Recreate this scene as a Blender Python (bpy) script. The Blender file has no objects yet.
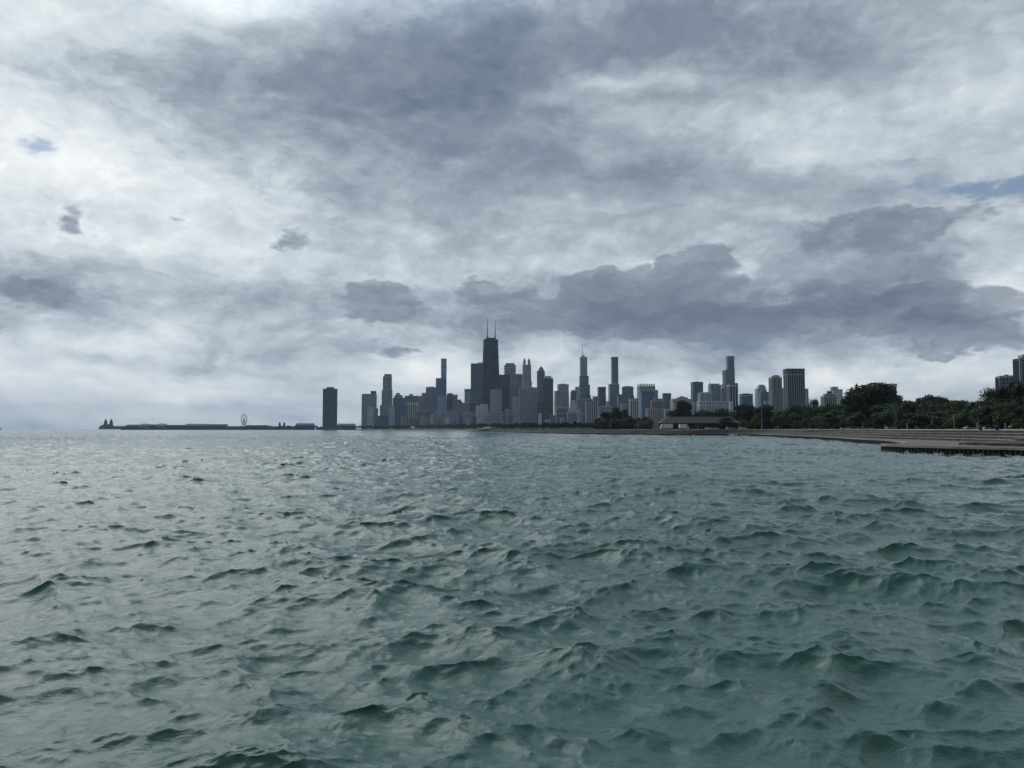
import bpy, bmesh, math, random
import numpy as np
from mathutils import Vector, Matrix

random.seed(7)
R = math.radians
scene = bpy.context.scene
COL = scene.collection

# ------------------------------------------------------------------ camera
F = 760.0                       # focal length in pixels at 1024 wide
EYE = 3.5                       # metres above the lake
HAZE = 0.44e-4
HORIZON = 429.2
PITCH = math.atan((HORIZON - 384) / F)
cam_data = bpy.data.cameras.new("camera")
cam_data.sensor_width = 36
cam_data.lens = 36 * F / 1024
cam_data.clip_start = 0.1
cam_data.clip_end = 60000
cam = bpy.data.objects.new("camera", cam_data)
COL.objects.link(cam)
cam.location = (0, 0, EYE)
cam.rotation_euler = (math.pi / 2 + PITCH, 0, 0)
scene.camera = cam

scene.view_settings.view_transform = 'Standard'
scene.view_settings.look = 'None'
scene.view_settings.exposure = 0.30
scene.view_settings.gamma = 1.0
scene.view_settings.use_curve_mapping = False
scene.render.engine = 'CYCLES'
scene.cycles.use_denoising = True
scene.cycles.max_bounces = 5
scene.cycles.diffuse_bounces = 2
scene.cycles.glossy_bounces = 3
scene.cycles.volume_bounces = 0

SUN_AZ, SUN_EL = R(-38), R(44)


def ray(px, py):
    u, v = (px - 512) / F, (384 - py) / F
    return Vector((u, math.cos(PITCH) - v * math.sin(PITCH), math.sin(PITCH) + v * math.cos(PITCH)))


def at(px, py, d):
    """the point on the sight line through a photo position, d metres ahead"""
    r = ray(px, py)
    k = d / r.y
    return Vector((r.x * k, d, EYE + r.z * k))


def azel(px, py):
    r = ray(px, py).normalized()
    return math.atan2(r.x, r.y), math.asin(r.z)


# ------------------------------------------------------------------ node helper
class NT:
    def __init__(s, tree):
        s.t = tree
        s.n = tree.nodes
        s.l = tree.links

    def node(s, typ, **kw):
        n = s.n.new(typ)
        for k, v in kw.items():
            setattr(n, k, v)
        return n

    def put(s, sock, v):
        if isinstance(v, bpy.types.NodeSocket):
            s.l.new(v, sock)
        else:
            sock.default_value = v

    def m(s, op, a, b=None, c=None, clamp=False):
        n = s.node('ShaderNodeMath', operation=op, use_clamp=clamp)
        s.put(n.inputs[0], a)
        if b is not None: s.put(n.inputs[1], b)
        if c is not None: s.put(n.inputs[2], c)
        return n.outputs[0]

    def vm(s, op, a, b=None, scale=None):
        n = s.node('ShaderNodeVectorMath', operation=op)
        s.put(n.inputs[0], a)
        if b is not None: s.put(n.inputs[1], b)
        if scale is not None: s.put(n.inputs['Scale'], scale)
        return n.outputs[0]

    def xyz(s, x, y, z):
        n = s.node('ShaderNodeCombineXYZ')
        s.put(n.inputs[0], x); s.put(n.inputs[1], y); s.put(n.inputs[2], z)
        return n.outputs[0]

    def sep(s, v):
        n = s.node('ShaderNodeSeparateXYZ')
        s.put(n.inputs[0], v)
        return n.outputs

    def noise(s, vec, scale, detail=6, rough=0.55, dist=0.0, color=False):
        n = s.node('ShaderNodeTexNoise')
        s.put(n.inputs['Vector'], vec)
        n.inputs['Scale'].default_value = scale
        n.inputs['Detail'].default_value = detail
        n.inputs['Roughness'].default_value = rough
        n.inputs['Distortion'].default_value = dist
        return n.outputs['Color' if color else 'Fac']

    def smooth(s, v, a, b, lo=0.0, hi=1.0):
        n = s.node('ShaderNodeMapRange', interpolation_type='SMOOTHSTEP')
        s.put(n.inputs[0], v)
        for i, q in enumerate((a, b, lo, hi)): s.put(n.inputs[i + 1], q)
        return n.outputs[0]

    def mix(s, f, a, b):
        n = s.node('ShaderNodeMix', data_type='RGBA')
        s.put(n.inputs[0], f)
        s.put(n.inputs[6], a if isinstance(a, bpy.types.NodeSocket) else (*a[:3], 1))
        s.put(n.inputs[7], b if isinstance(b, bpy.types.NodeSocket) else (*b[:3], 1))
        return n.outputs[2]

    def ramp(s, f, stops):
        n = s.node('ShaderNodeValToRGB')
        el = n.color_ramp.elements
        while len(el) < len(stops): el.new(0.5)
        for e, (p, c) in zip(el, stops):
            e.position = p
            e.color = (*c, 1)
        s.put(n.inputs[0], f)
        return n.outputs[0]


# ------------------------------------------------------------------ sky: overcast in broken layers, the sun behind the cloud on the left
world = bpy.data.worlds.new("World")
scene.world = world
world.use_nodes = True
w = NT(world.node_tree)
for n in list(w.n): w.n.remove(n)
gen = w.node('ShaderNodeTexCoord').outputs['Generated']
dx, dy, dz = w.sep(gen)
az = w.m('ARCTAN2', dx, dy)
el = w.m('ARCSINE', dz)
flat = w.xyz(w.m('MULTIPLY', az, 1.0), w.m('MULTIPLY', el, 2.2), 0.0)
warp1 = w.vm('SUBTRACT', w.noise(flat, 3.0, 4, 0.55, color=True), (0.5, 0.5, 0.5))
warp2 = w.vm('SUBTRACT', w.noise(flat, 13.0, 5, 0.6, color=True), (0.5, 0.5, 0.5))
wv = w.vm('ADD', w.vm('MULTIPLY', warp1, (0.26, 0.11, 0)), w.vm('MULTIPLY', warp2, (0.045, 0.03, 0)))
wx, wy, _ = w.sep(wv)
az1 = w.m('ADD', az, wx)
el1 = w.m('ADD', el, wy)
# sharper edges for the low cumulus
wc = w.vm('ADD', w.vm('MULTIPLY', warp2, (0.075, 0.05, 0)),
          w.vm('MULTIPLY', w.vm('SUBTRACT', w.noise(flat, 42.0, 4, 0.55, color=True), (0.5, 0.5, 0.5)), (0.03, 0.022, 0)))
cx, cy, _ = w.sep(wc)
az2 = w.m('ADD', az, cx)
el2 = w.m('ADD', el, cy)


def blob(a, e, px, py, sx, sy):
    """soft patch of sky round the direction of a photo position; sizes in photo units"""
    a0, e0 = azel(px, py)
    u = w.m('MULTIPLY', w.m('SUBTRACT', a, a0), F / sx)
    v = w.m('MULTIPLY', w.m('SUBTRACT', e, e0), F / sy)
    r2 = w.m('ADD', w.m('MULTIPLY', u, u), w.m('MULTIPLY', v, v))
    return w.m('POWER', 2.718, w.m('MULTIPLY', r2, -1.0))


SOFT = [  # x, y, sx, sy, amount (light + / dark -)
    (330, 85, 190, 62, -.30), (470, 55, 150, 75, -.26), (120, 75, 170, 32, -.10), (620, 25, 160, 40, -.16),
    (860, 15, 160, 44, -.26), (760, 60, 90, 24, -.08), (450, 210, 160, 40, -.10), (640, 225, 80, 24, -.08), (960, 110, 80, 40, -.06), (620, 165, 120, 34, -.20), (760, 185, 120, 26, -.20), (560, 120, 60, 24, -.06),
    (430, 165, 140, 38, -.12), (330, 190, 60, 20, -.04),
    (700, 318, 300, 24, -.34), (880, 290, 120, 46, -.26), (960, 340, 140, 20, -.22), (800, 240, 140, 30, -.14),
    (480, 250, 130, 26, -.12), (350, 235, 100, 20, -.06), (250, 295, 150, 18, -.10), (550, 325, 150, 20, -.14),
    (950, 390, 130, 22, .06), (30, 285, 70, 24, -.20), (75, 215, 30, 22, -.14), (230, 362, 80, 14, -.18),
    (150, 388, 220, 34, .24), (60, 380, 130, 26, .10), (500, 200, 80, 18, -.06), (660, 370, 60, 8, .02),
    (90, 170, 170, 38, .17), (235, 4, 70, 12, .12), (60, 110, 60, 10, .10), (20, 15, 60, 20, .10),
    (640, 72, 60, 10, .32), (560, 92, 50, 10, .12), (800, 110, 110, 44, .12), (590, 150, 22, 10, .16),
    (700, 205, 60, 12, .16), (580, 205, 60, 10, .10), (992, 297, 40, 30, .48), (860, 140, 70, 16, .14),
    (300, 330, 120, 16, .05), (150, 250, 160, 34, .16), (600, 386, 170, 16, .22), (425, 372, 36, 14, .34),
    (640, 262, 70, 12, .12), (130, 330, 120, 26, .08), (820, 375, 120, 15, .32), (720, 392, 90, 14, .1),
    (1030, 230, 60, 30, -.05), (400, 330, 60, 14, .08), (-250, -260, 330, 230, .36), (60, -140, 200, 90, .10),
    (250, 270, 60, 12, .07), (520, 352, 70, 12, .14), (540, 262, 120, 12, .10), (560, 238, 60, 10, .06),
]
V = 0.56
for (px, py, sx, sy, am) in SOFT:
    V = w.m('MULTIPLY_ADD', blob(az1, el1, px, py, sx, sy), am, V)
zc = w.m('ADD', w.m('MAXIMUM', dz, 0.0), 0.13)
plane = w.xyz(w.m('DIVIDE', dx, zc), w.m('DIVIDE', dy, zc), 0.0)
NA = w.noise(w.vm('ADD', plane, (3.1, 7.7, 0)), 0.9, 8, 0.55, 0.0)
NB = w.noise(w.vm('ADD', w.xyz(az1, w.m('MULTIPLY', el1, 1.9), 0.3), (1, 2, 0)), 5.0, 9, 0.60, 0.0)
NC = w.noise(w.xyz(az2, w.m('MULTIPLY', el2, 2.0), 0.9), 17.0, 6, 0.6, 0.0)
NCs = w.noise(w.xyz(w.m('SUBTRACT', az2, 0.007), w.m('MULTIPLY_ADD', el2, 2.0, 0.022), 0.9), 17.0, 5, 0.6, 0.0)
relief = w.m('SUBTRACT', NC, NCs)
lowband = w.m('MULTIPLY', w.smooth(el, 0.02, 0.10), w.smooth(el, 0.17, 0.30, 1.0, 0.0))
ND = w.noise(w.xyz(w.m('MULTIPLY', az1, 1.0), w.m('MULTIPLY', el1, 3.0), 2.2), 9.0, 7, 0.58, 0.0)
V = w.m('MULTIPLY_ADD', w.m('SUBTRACT', ND, 0.5), w.m('MULTIPLY_ADD', w.smooth(el, 0.08, 0.26, 1.0, 0.0), 0.60, 0.05), V)
V = w.m('MULTIPLY_ADD', relief, 0.16, V)
V = w.m('MULTIPLY_ADD', w.m('SUBTRACT', NA, 0.5), 0.42, V)
V = w.m('MULTIPLY_ADD', w.m('SUBTRACT', NB, 0.5), 0.60, V)
# the thin bright cloud on the left shows finer structure
fine_amt = w.m('ADD', 0.13, w.m('MULTIPLY', blob(az, el, 60, 200, 260, 150), 0.42))
V = w.m('MULTIPLY_ADD', w.m('SUBTRACT', NC, 0.5), fine_amt, V)
V = w.m('ADD', V, w.smooth(dz, 0.62, 0.85, 0.0, -0.25))
# low dark cumulus with bumpy tops
CUM = [
    (662, 270, 16, 9, .6), (702, 264, 20, 11, .7), (728, 284, 14, 12, .6), (603, 279, 17, 10, .7), (576, 292, 14, 8, .5), (370, 290, 16, 9, .6), (392, 302, 18, 9, .5),
    (905, 288, 60, 26, .40), (958, 322, 34, 18, .6), (845, 222, 16, 8, .5), (895, 214, 16, 8, .5),
    (690, 284, 46, 28, 1.25), (655, 300, 60, 16, .8), (597, 288, 34, 18, .9), (540, 300, 50, 12, .6), (378, 302, 42, 20, .9),
    (480, 290, 34, 14, .7), (862, 236, 74, 17, .85), (905, 225, 34, 13, .6), (760, 318, 170, 18, .95),
    (600, 322, 170, 13, .75), (920, 312, 70, 26, .65), (402, 346, 30, 9, .6), (75, 220, 18, 16, .6), (60, 350, 20, 9, .35), (118, 300, 24, 8, .3), (215, 300, 26, 7, .3),
    (30, 290, 40, 18, .7), (294, 246, 19, 15, .55), (174, 218, 16, 8, .45), (1000, 345, 90, 10, .5), (1010, 205, 40, 12, .4),
]
C = 0.0
for (px, py, sx, sy, am) in CUM:
    C = w.m('MULTIPLY_ADD', blob(az2, el2, px, py, sx, sy), am, C)
NP = w.noise(w.xyz(az, w.m('MULTIPLY', el, 1.5), 4.9), 26.0, 4, 0.5, 0.0)
BP = w.m('ABSOLUTE', w.m('MULTIPLY_ADD', NP, 4.0, -2.0))
NQ = w.noise(w.xyz(az1, w.m('MULTIPLY', el1, 1.6), 7.9), 9.0, 4, 0.5, 0.0)
BQ = w.m('ABSOLUTE', w.m('MULTIPLY_ADD', NQ, 4.0, -2.0))
V = w.m('MULTIPLY_ADD', w.m('SUBTRACT', BQ, 0.35), 0.13, V)
V = w.m('MULTIPLY_ADD', w.m('SUBTRACT', BP, 0.35), 0.07, V)
C = w.m('ADD', C, w.m('MULTIPLY', w.m('SUBTRACT', BP, 0.3), 0.34))
C = w.m('ADD', C, w.m('MULTIPLY', w.m('SUBTRACT', NC, 0.5), 0.14))
cloud = w.ramp(w.m('MAXIMUM', V, 0.0), [
    (0.00, (0.115, 0.150, 0.21)), (0.22, (0.19, 0.233, 0.292)), (0.42, (0.318, 0.366, 0.418)),
    (0.62, (0.50, 0.555, 0.60)), (0.80, (0.65, 0.69, 0.715)), (1.00, (0.80, 0.82, 0.82))])

cmask = w.m('MULTIPLY', w.smooth(C, 0.24, 0.58), 0.78)
body_ = w.m('ADD', w.m('MULTIPLY_ADD', relief, 1.6, 0.60), w.m('MULTIPLY_ADD', w.m('SUBTRACT', NB, 0.5), 0.6, w.m('MULTIPLY', C, -0.30)))
ccol = w.ramp(body_, [(0.0, (0.120, 0.148, 0.195)), (0.45, (0.185, 0.217, 0.272)), (1.0, (0.37, 0.40, 0.45))])
rim = w.m('MULTIPLY', w.smooth(C, 0.10, 0.30), w.m('SUBTRACT', 1.0, cmask))
cloud = w.vm('SCALE', cloud, scale=w.m('MULTIPLY_ADD', rim, 0.07, 1.0))
cloud = w.mix(cmask, cloud, ccol)

sky = w.node('ShaderNodeTexSky', sky_type='NISHITA', sun_disc=False)
sky.sun_elevation = SUN_EL
sky.sun_rotation = SUN_AZ
sky.air_density = 1.0
sky.dust_density = 0.4
sky.ozone_density = 3.0
# a few gaps of blue
G = 0.0
for (px, py, sx, sy, am) in [(38, 148, 18, 7, .8), (1018, 186, 34, 9, 1.0), (915, 186, 44, 9, .55), (905, 160, 20, 8, .45), (965, 190, 22, 6, .5),
                             (235, 366, 60, 9, .3), (300, 352, 50, 7, .25), (455, 48, 60, 30, .12)]:
    G = w.m('MULTIPLY_ADD', blob(az2, el2, px, py, sx, sy), am, G)
gap = w.smooth(G, 0.12, 0.9)
cloud10 = w.vm('SCALE', cloud, scale=10.0)
allsky = w.mix(w.m('MULTIPLY', gap, 0.8), cloud10, w.vm('SCALE', sky.outputs[0], scale=0.6))
# unseen sky behind the viewer, dimmed to keep the facing walls and trees dark
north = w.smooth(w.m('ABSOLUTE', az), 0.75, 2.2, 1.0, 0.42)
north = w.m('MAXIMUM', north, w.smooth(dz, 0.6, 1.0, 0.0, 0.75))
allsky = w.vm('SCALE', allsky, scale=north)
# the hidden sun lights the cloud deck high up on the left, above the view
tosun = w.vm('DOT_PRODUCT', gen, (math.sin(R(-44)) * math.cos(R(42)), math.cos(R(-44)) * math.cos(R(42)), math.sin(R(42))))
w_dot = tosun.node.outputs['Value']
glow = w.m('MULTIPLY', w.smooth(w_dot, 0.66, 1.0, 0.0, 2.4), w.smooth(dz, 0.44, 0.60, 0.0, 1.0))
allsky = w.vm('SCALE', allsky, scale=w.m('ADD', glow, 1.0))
# nothing but dim lake below the horizon
below = w.smooth(dz, -0.06, -0.002, 0.0, 1.0)
allsky = w.mix(below, (0.9, 1.2, 1.25), allsky)
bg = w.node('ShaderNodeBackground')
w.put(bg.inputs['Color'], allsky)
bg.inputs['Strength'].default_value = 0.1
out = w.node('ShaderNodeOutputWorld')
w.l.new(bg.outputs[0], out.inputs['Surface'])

sun_data = bpy.data.lights.new("sun", 'SUN')
sun_data.energy = 0.5
sun_data.angle = R(55)
sun_data.color = (1.0, 0.96, 0.9)
sun = bpy.data.objects.new("sun", sun_data)
COL.objects.link(sun)
sd = Vector((math.sin(SUN_AZ) * math.cos(SUN_EL), math.cos(SUN_AZ) * math.cos(SUN_EL), math.sin(SUN_EL)))
sun.rotation_euler = (-sd).to_track_quat('-Z', 'Y').to_euler()
sun.location = (-200, 250, 400)


# ------------------------------------------------------------------ materials
def mat(name, color, rough=0.8, vary=0.0, scale=1.0, metal=0.0, spec=0.5, bump=0.0):
    m = bpy.data.materials.new(name)
    m.use_nodes = True
    t = NT(m.node_tree)
    b = m.node_tree.nodes['Principled BSDF']
    b.inputs['Roughness'].default_value = rough
    b.inputs['Metallic'].default_value = metal
    b.inputs['Specular IOR Level'].default_value = spec
    if vary:
        co = t.node('ShaderNodeTexCoord').outputs['Object']
        nz = t.noise(co, scale, 6, 0.6)
        lo = tuple(c * (1 - vary) for c in color)
        hi = tuple(min(1, c * (1 + vary)) for c in color)
        t.put(b.inputs['Base Color'], t.ramp(nz, [(0.3, lo), (0.7, hi)]))
        if bump:
            bp = t.node('ShaderNodeBump')
            bp.inputs['Distance'].default_value = bump
            t.put(bp.inputs['Height'], nz)
            t.put(b.inputs['Normal'], bp.outputs[0])
    else:
        b.inputs['Base Color'].default_value = (*color, 1)
    return m


def facade(name, wall, glass, fh=3.6, ww=3.2, fx=0.6, fz=0.6, rough=0.75, seed=0.0):
    """storeys and window columns, measured in metres on the wall"""
    m = bpy.data.materials.new(name)
    m.use_nodes = True
    t = NT(m.node_tree)
    b = m.node_tree.nodes['Principled BSDF']
    tc = t.node('ShaderNodeTexCoord')
    x, y, z = t.sep(tc.outputs['Object'])
    nx, ny, nz = t.sep(tc.outputs['Normal'])
    side = t.m('GREATER_THAN', t.m('ABSOLUTE', nx), 0.7)
    u = t.m('ADD', t.m('MULTIPLY', x, t.m('SUBTRACT', 1.0, side)), t.m('MULTIPLY', y, side))
    uu = t.m('DIVIDE', t.m('ADD', u, 500.0), ww)
    zz = t.m('DIVIDE', t.m('ADD', z, 100.0), fh)
    inx = t.m('LESS_THAN', t.m('FRACT', uu), fx)
    inz = t.m('LESS_THAN', t.m('FRACT', zz), fz)
    up = t.m('LESS_THAN', t.m('ABSOLUTE', nz), 0.5)
    win = t.m('MULTIPLY', t.m('MULTIPLY', inx, inz), up)
    wn = t.node('ShaderNodeTexWhiteNoise')
    t.put(wn.inputs['Vector'], t.xyz(t.m('FLOOR', uu), t.m('FLOOR', zz), side))
    g = t.mix(wn.outputs['Value'], tuple(c * 0.6 for c in glass), tuple(min(1, c * 1.7) for c in glass))
    grime = t.noise(tc.outputs['Object'], 0.03, 5, 0.6)
    cell = t.node('ShaderNodeTexWhiteNoise')
    t.put(cell.inputs['Vector'], t.xyz(t.m('FLOOR', t.m('DIVIDE', u, 9.0)), t.m('FLOOR', t.m('DIVIDE', z, 11.0)), side))
    colm = t.node('ShaderNodeTexWhiteNoise')
    t.put(colm.inputs['Vector'], t.xyz(t.m('FLOOR', t.m('DIVIDE', u, 6.5)), side, 3.0))
    grime = t.m('ADD', t.m('MULTIPLY', grime, 0.45), t.m('ADD', t.m('MULTIPLY', cell.outputs['Value'], 0.28), t.m('MULTIPLY', colm.outputs['Value'], 0.34)))
    wl = t.mix(grime, tuple(c * 0.55 for c in wall), tuple(min(1, c * 1.5) for c in wall))
    t.put(b.inputs['Base Color'], t.mix(win, wl, g))
    t.put(b.inputs['Roughness'], t.m('SUBTRACT', rough, t.m('MULTIPLY', win, rough - 0.2)))
    return m


def leafmat(name, color):
    m = bpy.data.materials.new(name)
    m.use_nodes = True
    t = NT(m.node_tree)
    b = m.node_tree.nodes['Principled BSDF']
    g = t.node('ShaderNodeNewGeometry')
    oi = t.node('ShaderNodeObjectInfo')
    k = t.m('ADD', t.m('MULTIPLY', g.outputs['Random Per Island'], 0.40), t.m('MULTIPLY', oi.outputs['Random'], 0.60))
    a = tuple(c * 0.55 for c in color)
    z = (color[0] * 1.75, color[1] * 1.4, color[2] * 1.2)
    t.put(b.inputs['Base Color'], t.mix(k, a, z))
    b.inputs['Roughness'].default_value = 0.7
    b.inputs['Specular IOR Level'].default_value = 0.25
    return m


# ------------------------------------------------------------------ object helpers
def tag(o, label=None, cat=None, group=None, kind=None):
    if label: o['label'] = label
    if cat: o['category'] = cat
    if group: o['group'] = group
    if kind: o['kind'] = kind
    return o


def thing(name, label, cat, loc=(0, 0, 0), rz=0.0, group=None):
    o = bpy.data.objects.new(name, None)
    o.empty_display_size = 0.5
    COL.objects.link(o)
    o.location = loc
    o.rotation_euler = (0, 0, rz)
    return tag(o, label, cat, group)


def obj(name, bm, m, parent=None, smooth=False):
    me = bpy.data.meshes.new(name)
    bm.normal_update()
    bm.to_mesh(me)
    bm.free()
    ms = m if isinstance(m, (list, tuple)) else [m]
    for q in ms: me.materials.append(q)
    if smooth:
        me.polygons.foreach_set('use_smooth', [True] * len(me.polygons))
    o = bpy.data.objects.new(name, me)
    COL.objects.link(o)
    if parent: o.parent = parent
    return o


def copy_tree(o, parent=None):
    c = o.copy()
    COL.objects.link(c)
    c.parent = parent
    for ch in list(o.children): copy_tree(ch, c)
    return c


def box(bm, x0, x1, y0, y1, z0, z1, bottom=True, mi=0, tx=1.0, ty=1.0):
    cx, cy = (x0 + x1) / 2, (y0 + y1) / 2
    v = []
    for z, kx, ky in ((z0, 1, 1), (z1, tx, ty)):
        for x, y in ((x0, y0), (x1, y0), (x1, y1), (x0, y1)):
            v.append(bm.verts.new((cx + (x - cx) * kx, cy + (y - cy) * ky, z)))
    fs = [(4, 5, 6, 7), (0, 1, 5, 4), (1, 2, 6, 5), (2, 3, 7, 6), (3, 0, 4, 7)]
    if bottom: fs.append((3, 2, 1, 0))
    for f in fs:
        q = bm.faces.new([v[i] for i in f])
        q.material_index = mi
    return v


def prism(bm, pts, z0, z1, cap=True, top=None):
    """vertical prism over a plan outline; top = a second outline of the same count"""
    a = [bm.verts.new((x, y, z0)) for x, y in pts]
    b = [bm.verts.new((x, y, z1)) for x, y in (top or pts)]
    n = len(a)
    for i in range(n):
        bm.faces.new((a[i], a[(i + 1) % n], b[(i + 1) % n], b[i]))
    if cap:
        bm.faces.new(b)
        bm.faces.new(a[::-1])


def cyl(bm, x, y, z0, z1, r0, r1=None, n=8):
    r1 = r0 if r1 is None else r1
    p = [(x + r0 * math.cos(2 * math.pi * i / n), y + r0 * math.sin(2 * math.pi * i / n)) for i in range(n)]
    q = [(x + r1 * math.cos(2 * math.pi * i / n), y + r1 * math.sin(2 * math.pi * i / n)) for i in range(n)]
    prism(bm, p, z0, z1, True, q)


def tube(bm, a, b, r0, r1=None, n=6):
    a, b = Vector(a), Vector(b)
    r1 = r0 if r1 is None else r1
    d = (b - a).normalized()
    s = d.orthogonal().normalized()
    t = d.cross(s)
    A, B = [], []
    for i in range(n):
        c = 2 * math.pi * i / n
        o = s * math.cos(c) + t * math.sin(c)
        A.append(bm.verts.new(a + o * r0))
        B.append(bm.verts.new(b + o * r1))
    for i in range(n):
        bm.faces.new((A[i], A[(i + 1) % n], B[(i + 1) % n], B[i]))
    bm.faces.new(B)
    bm.faces.new(A[::-1])


# ------------------------------------------------------------------ the lake: wind chop from a wave spectrum, on rings that coarsen with distance
def wave_tile(N, L, lam_peak, wind, spread, seed, sigma, lmin, expo=4.4, iso=0.08, back=0.2):
    rng = np.random.default_rng(seed)
    k1 = np.fft.fftfreq(N, d=L / N) * 2 * np.pi
    kx, ky = np.meshgrid(k1, k1, indexing='xy')
    k = np.hypot(kx, ky)
    k[0, 0] = 1
    kp = 2 * np.pi / lam_peak
    c = (kx * math.cos(wind) + ky * math.sin(wind)) / k
    P = np.exp(-1.1 * (kp / k) ** 2) / k ** expo * np.where(c > 0, 1.0, back) * (iso + np.abs(c) ** spread) * np.exp(-(k * lmin / 6.283) ** 2)
    P[0, 0] = 0
    h = (rng.normal(size=(N, N)) + 1j * rng.normal(size=(N, N))) * np.sqrt(P)
    H = np.fft.ifft2(h)
    s = sigma / H.real.std()
    z = H.real * s
    dx = np.fft.ifft2(1j * kx / k * h).real * s
    dy = np.fft.ifft2(1j * ky / k * h).real * s
    return [a.astype(np.float32) for a in (z, dx, dy)]


def sample(tile, L, x, y):
    N = tile[0].shape[0]
    fx = (x / L * N) % N
    fy = (y / L * N) % N
    i = np.floor(fx).astype(int); j = np.floor(fy).astype(int)
    a = (fx - i).astype(np.float32); b = (fy - j).astype(np.float32)
    i %= N; j %= N
    i2 = (i + 1) % N; j2 = (j + 1) % N
    return [t[j, i] * (1 - a) * (1 - b) + t[j, i2] * a * (1 - b) + t[j2, i] * (1 - a) * b + t[j2, i2] * a * b for t in tile]


def make_water():
    rs = [0.4, 1.2, 2.2, 3.2]
    while rs[-1] < 14000:
        r = rs[-1]
        step = 0.0042 if r < 14 else (0.0040 if r < 300 else 0.0040 + 0.02 * min(1, (r - 300) / 900))
        rs.append(r * (1 + step) + 0.0)
    rs = np.array(rs)
    fine = np.arange(-39, 39, 0.092)
    side = np.concatenate([np.arange(39, 60, 0.6), np.arange(60, 300, 3.0), np.arange(300, 321, 0.6)])
    th = np.radians(np.concatenate([fine, side]))
    nr, nt = len(rs), len(th)
    RR, TT = np.meshgrid(rs, th, indexing='ij')
    x = RR * np.sin(TT); y = RR * np.cos(TT)
    z = np.zeros_like(x); ox = np.zeros_like(x); oy = np.zeros_like(x)
    for (N, L, lp, wd, sp, seed, sg, lm, chop, rot, ex) in (
            (2048, 97.0, 6.5, R(-112), 5.0, 5, 0.098, 0.14, 1.4, 0.21, 4.35),
            (1024, 41.0, 3.2, R(-62), 4.0, 11, 0.046, 0.09, 1.45, -0.5, 4.1),
            (1024, 17.0, 0.9, R(-85), 2.0, 12, 0.0150, 0.045, 0.8, 0.9, 4.2)):
        T = wave_tile(N, L, lp, wd - rot, sp, seed, sg, lm, ex)
        cr, sr = math.cos(rot), math.sin(rot)
        u = x * cr + y * sr
        v = -x * sr + y * cr
        h, a, b = sample(T, L, u, v)
        # gusts: the chop is stronger in some patches than in others
        g = 1.0 + 0.22 * np.sin(x * 0.071 + 1.3 * np.sin(y * 0.043)) * np.sin(y * 0.057 + 0.7)
        z += h * g
        ox += (a * cr - b * sr) * chop * g
        oy += (a * sr + b * cr) * chop * g
    ok = RR < 2500
    fade = np.clip((9000 - RR) / 6500, 0.0, 1)
    X = x + ox * ok * fade; Y = y + oy * ok * fade; Z = z * fade
    co = np.stack([X, Y, Z], -1).reshape(-1, 3).astype(np.float32)
    idx = np.arange(nr * nt).reshape(nr, nt)
    nxt = np.roll(idx, -1, axis=1)
    q = np.stack([idx[:-1], idx[1:], nxt[1:], nxt[:-1]], -1).reshape(-1, 4)
    q = q[:, ::-1]
    me = bpy.data.meshes.new('lake_water')
    me.vertices.add(len(co)); me.vertices.foreach_set('co', co.ravel())
    me.loops.add(q.size); me.loops.foreach_set('vertex_index', q.ravel().astype(np.int32))
    me.polygons.add(len(q))
    me.polygons.foreach_set('loop_start', np.arange(0, q.size, 4, dtype=np.int32))
    me.polygons.foreach_set('use_smooth', np.ones(len(q), dtype=bool))
    at_ = me.attributes.new('open_lake', 'FLOAT', 'POINT')
    far = np.clip((RR - 60) / 600, 0, 1).ravel().astype(np.float32)
    at_.data.foreach_set('value', far)
    me.update()
    me.validate()
    o = bpy.data.objects.new('lake_water', me)
    COL.objects.link(o)
    tag(o, 'choppy grey green lake water with small wind waves', 'lake', kind='structure')
    m = bpy.data.materials.new('lake_water')
    m.use_nodes = True
    t = NT(m.node_tree)
    b = m.node_tree.nodes['Principled BSDF']
    tc = t.node('ShaderNodeTexCoord').outputs['Object']
    geo = t.node('ShaderNodeNewGeometry')
    big = t.noise(tc, 0.05, 3, 0.5)
    t.put(b.inputs['Base Color'], t.mix(big, WATER_A, WATER_B))
    b.inputs['IOR'].default_value = 1.333
    at_n = t.node('ShaderNodeAttribute', attribute_name='open_lake').outputs['Fac']
    t.put(b.inputs['Roughness'], t.m('MULTIPLY_ADD', at_n, 0.16, 0.015))
    rv = t.vm('MULTIPLY', tc, (1.0, 1.7, 1.0))
    n1 = t.noise(rv, 3.2, 6, 0.62, 0.6)
    n2 = t.noise(t.vm('ADD', rv, (9, 4, 0)), 11.0, 4, 0.6, 0.4)
    bp = t.node('ShaderNodeBump')
    bp.inputs['Strength'].default_value = 1.0
    bp.inputs['Distance'].default_value = 0.028
    t.put(bp.inputs['Height'], t.m('MULTIPLY_ADD', n2, 0.22, n1))
    # chop too small for the mesh far out
    rn = t.vm('SUBTRACT', t.noise(t.vm('MULTIPLY', tc, (0.6, 0.35, 1.0)), 1.0, 5, 0.75, color=True), (0.5, 0.5, 0.5))
    rn = t.vm('MULTIPLY', rn, (0.36, 0.36, 0.0))
    rn = t.vm('SCALE', rn, scale=at_n)
    t.put(b.inputs['Normal'], t.vm('NORMALIZE', t.vm('ADD', bp.outputs[0], rn)))
    me.materials.append(m)
    return o


WATER_A, WATER_B = (0.044, 0.112, 0.095), (0.058, 0.135, 0.115)
make_water()

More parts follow.
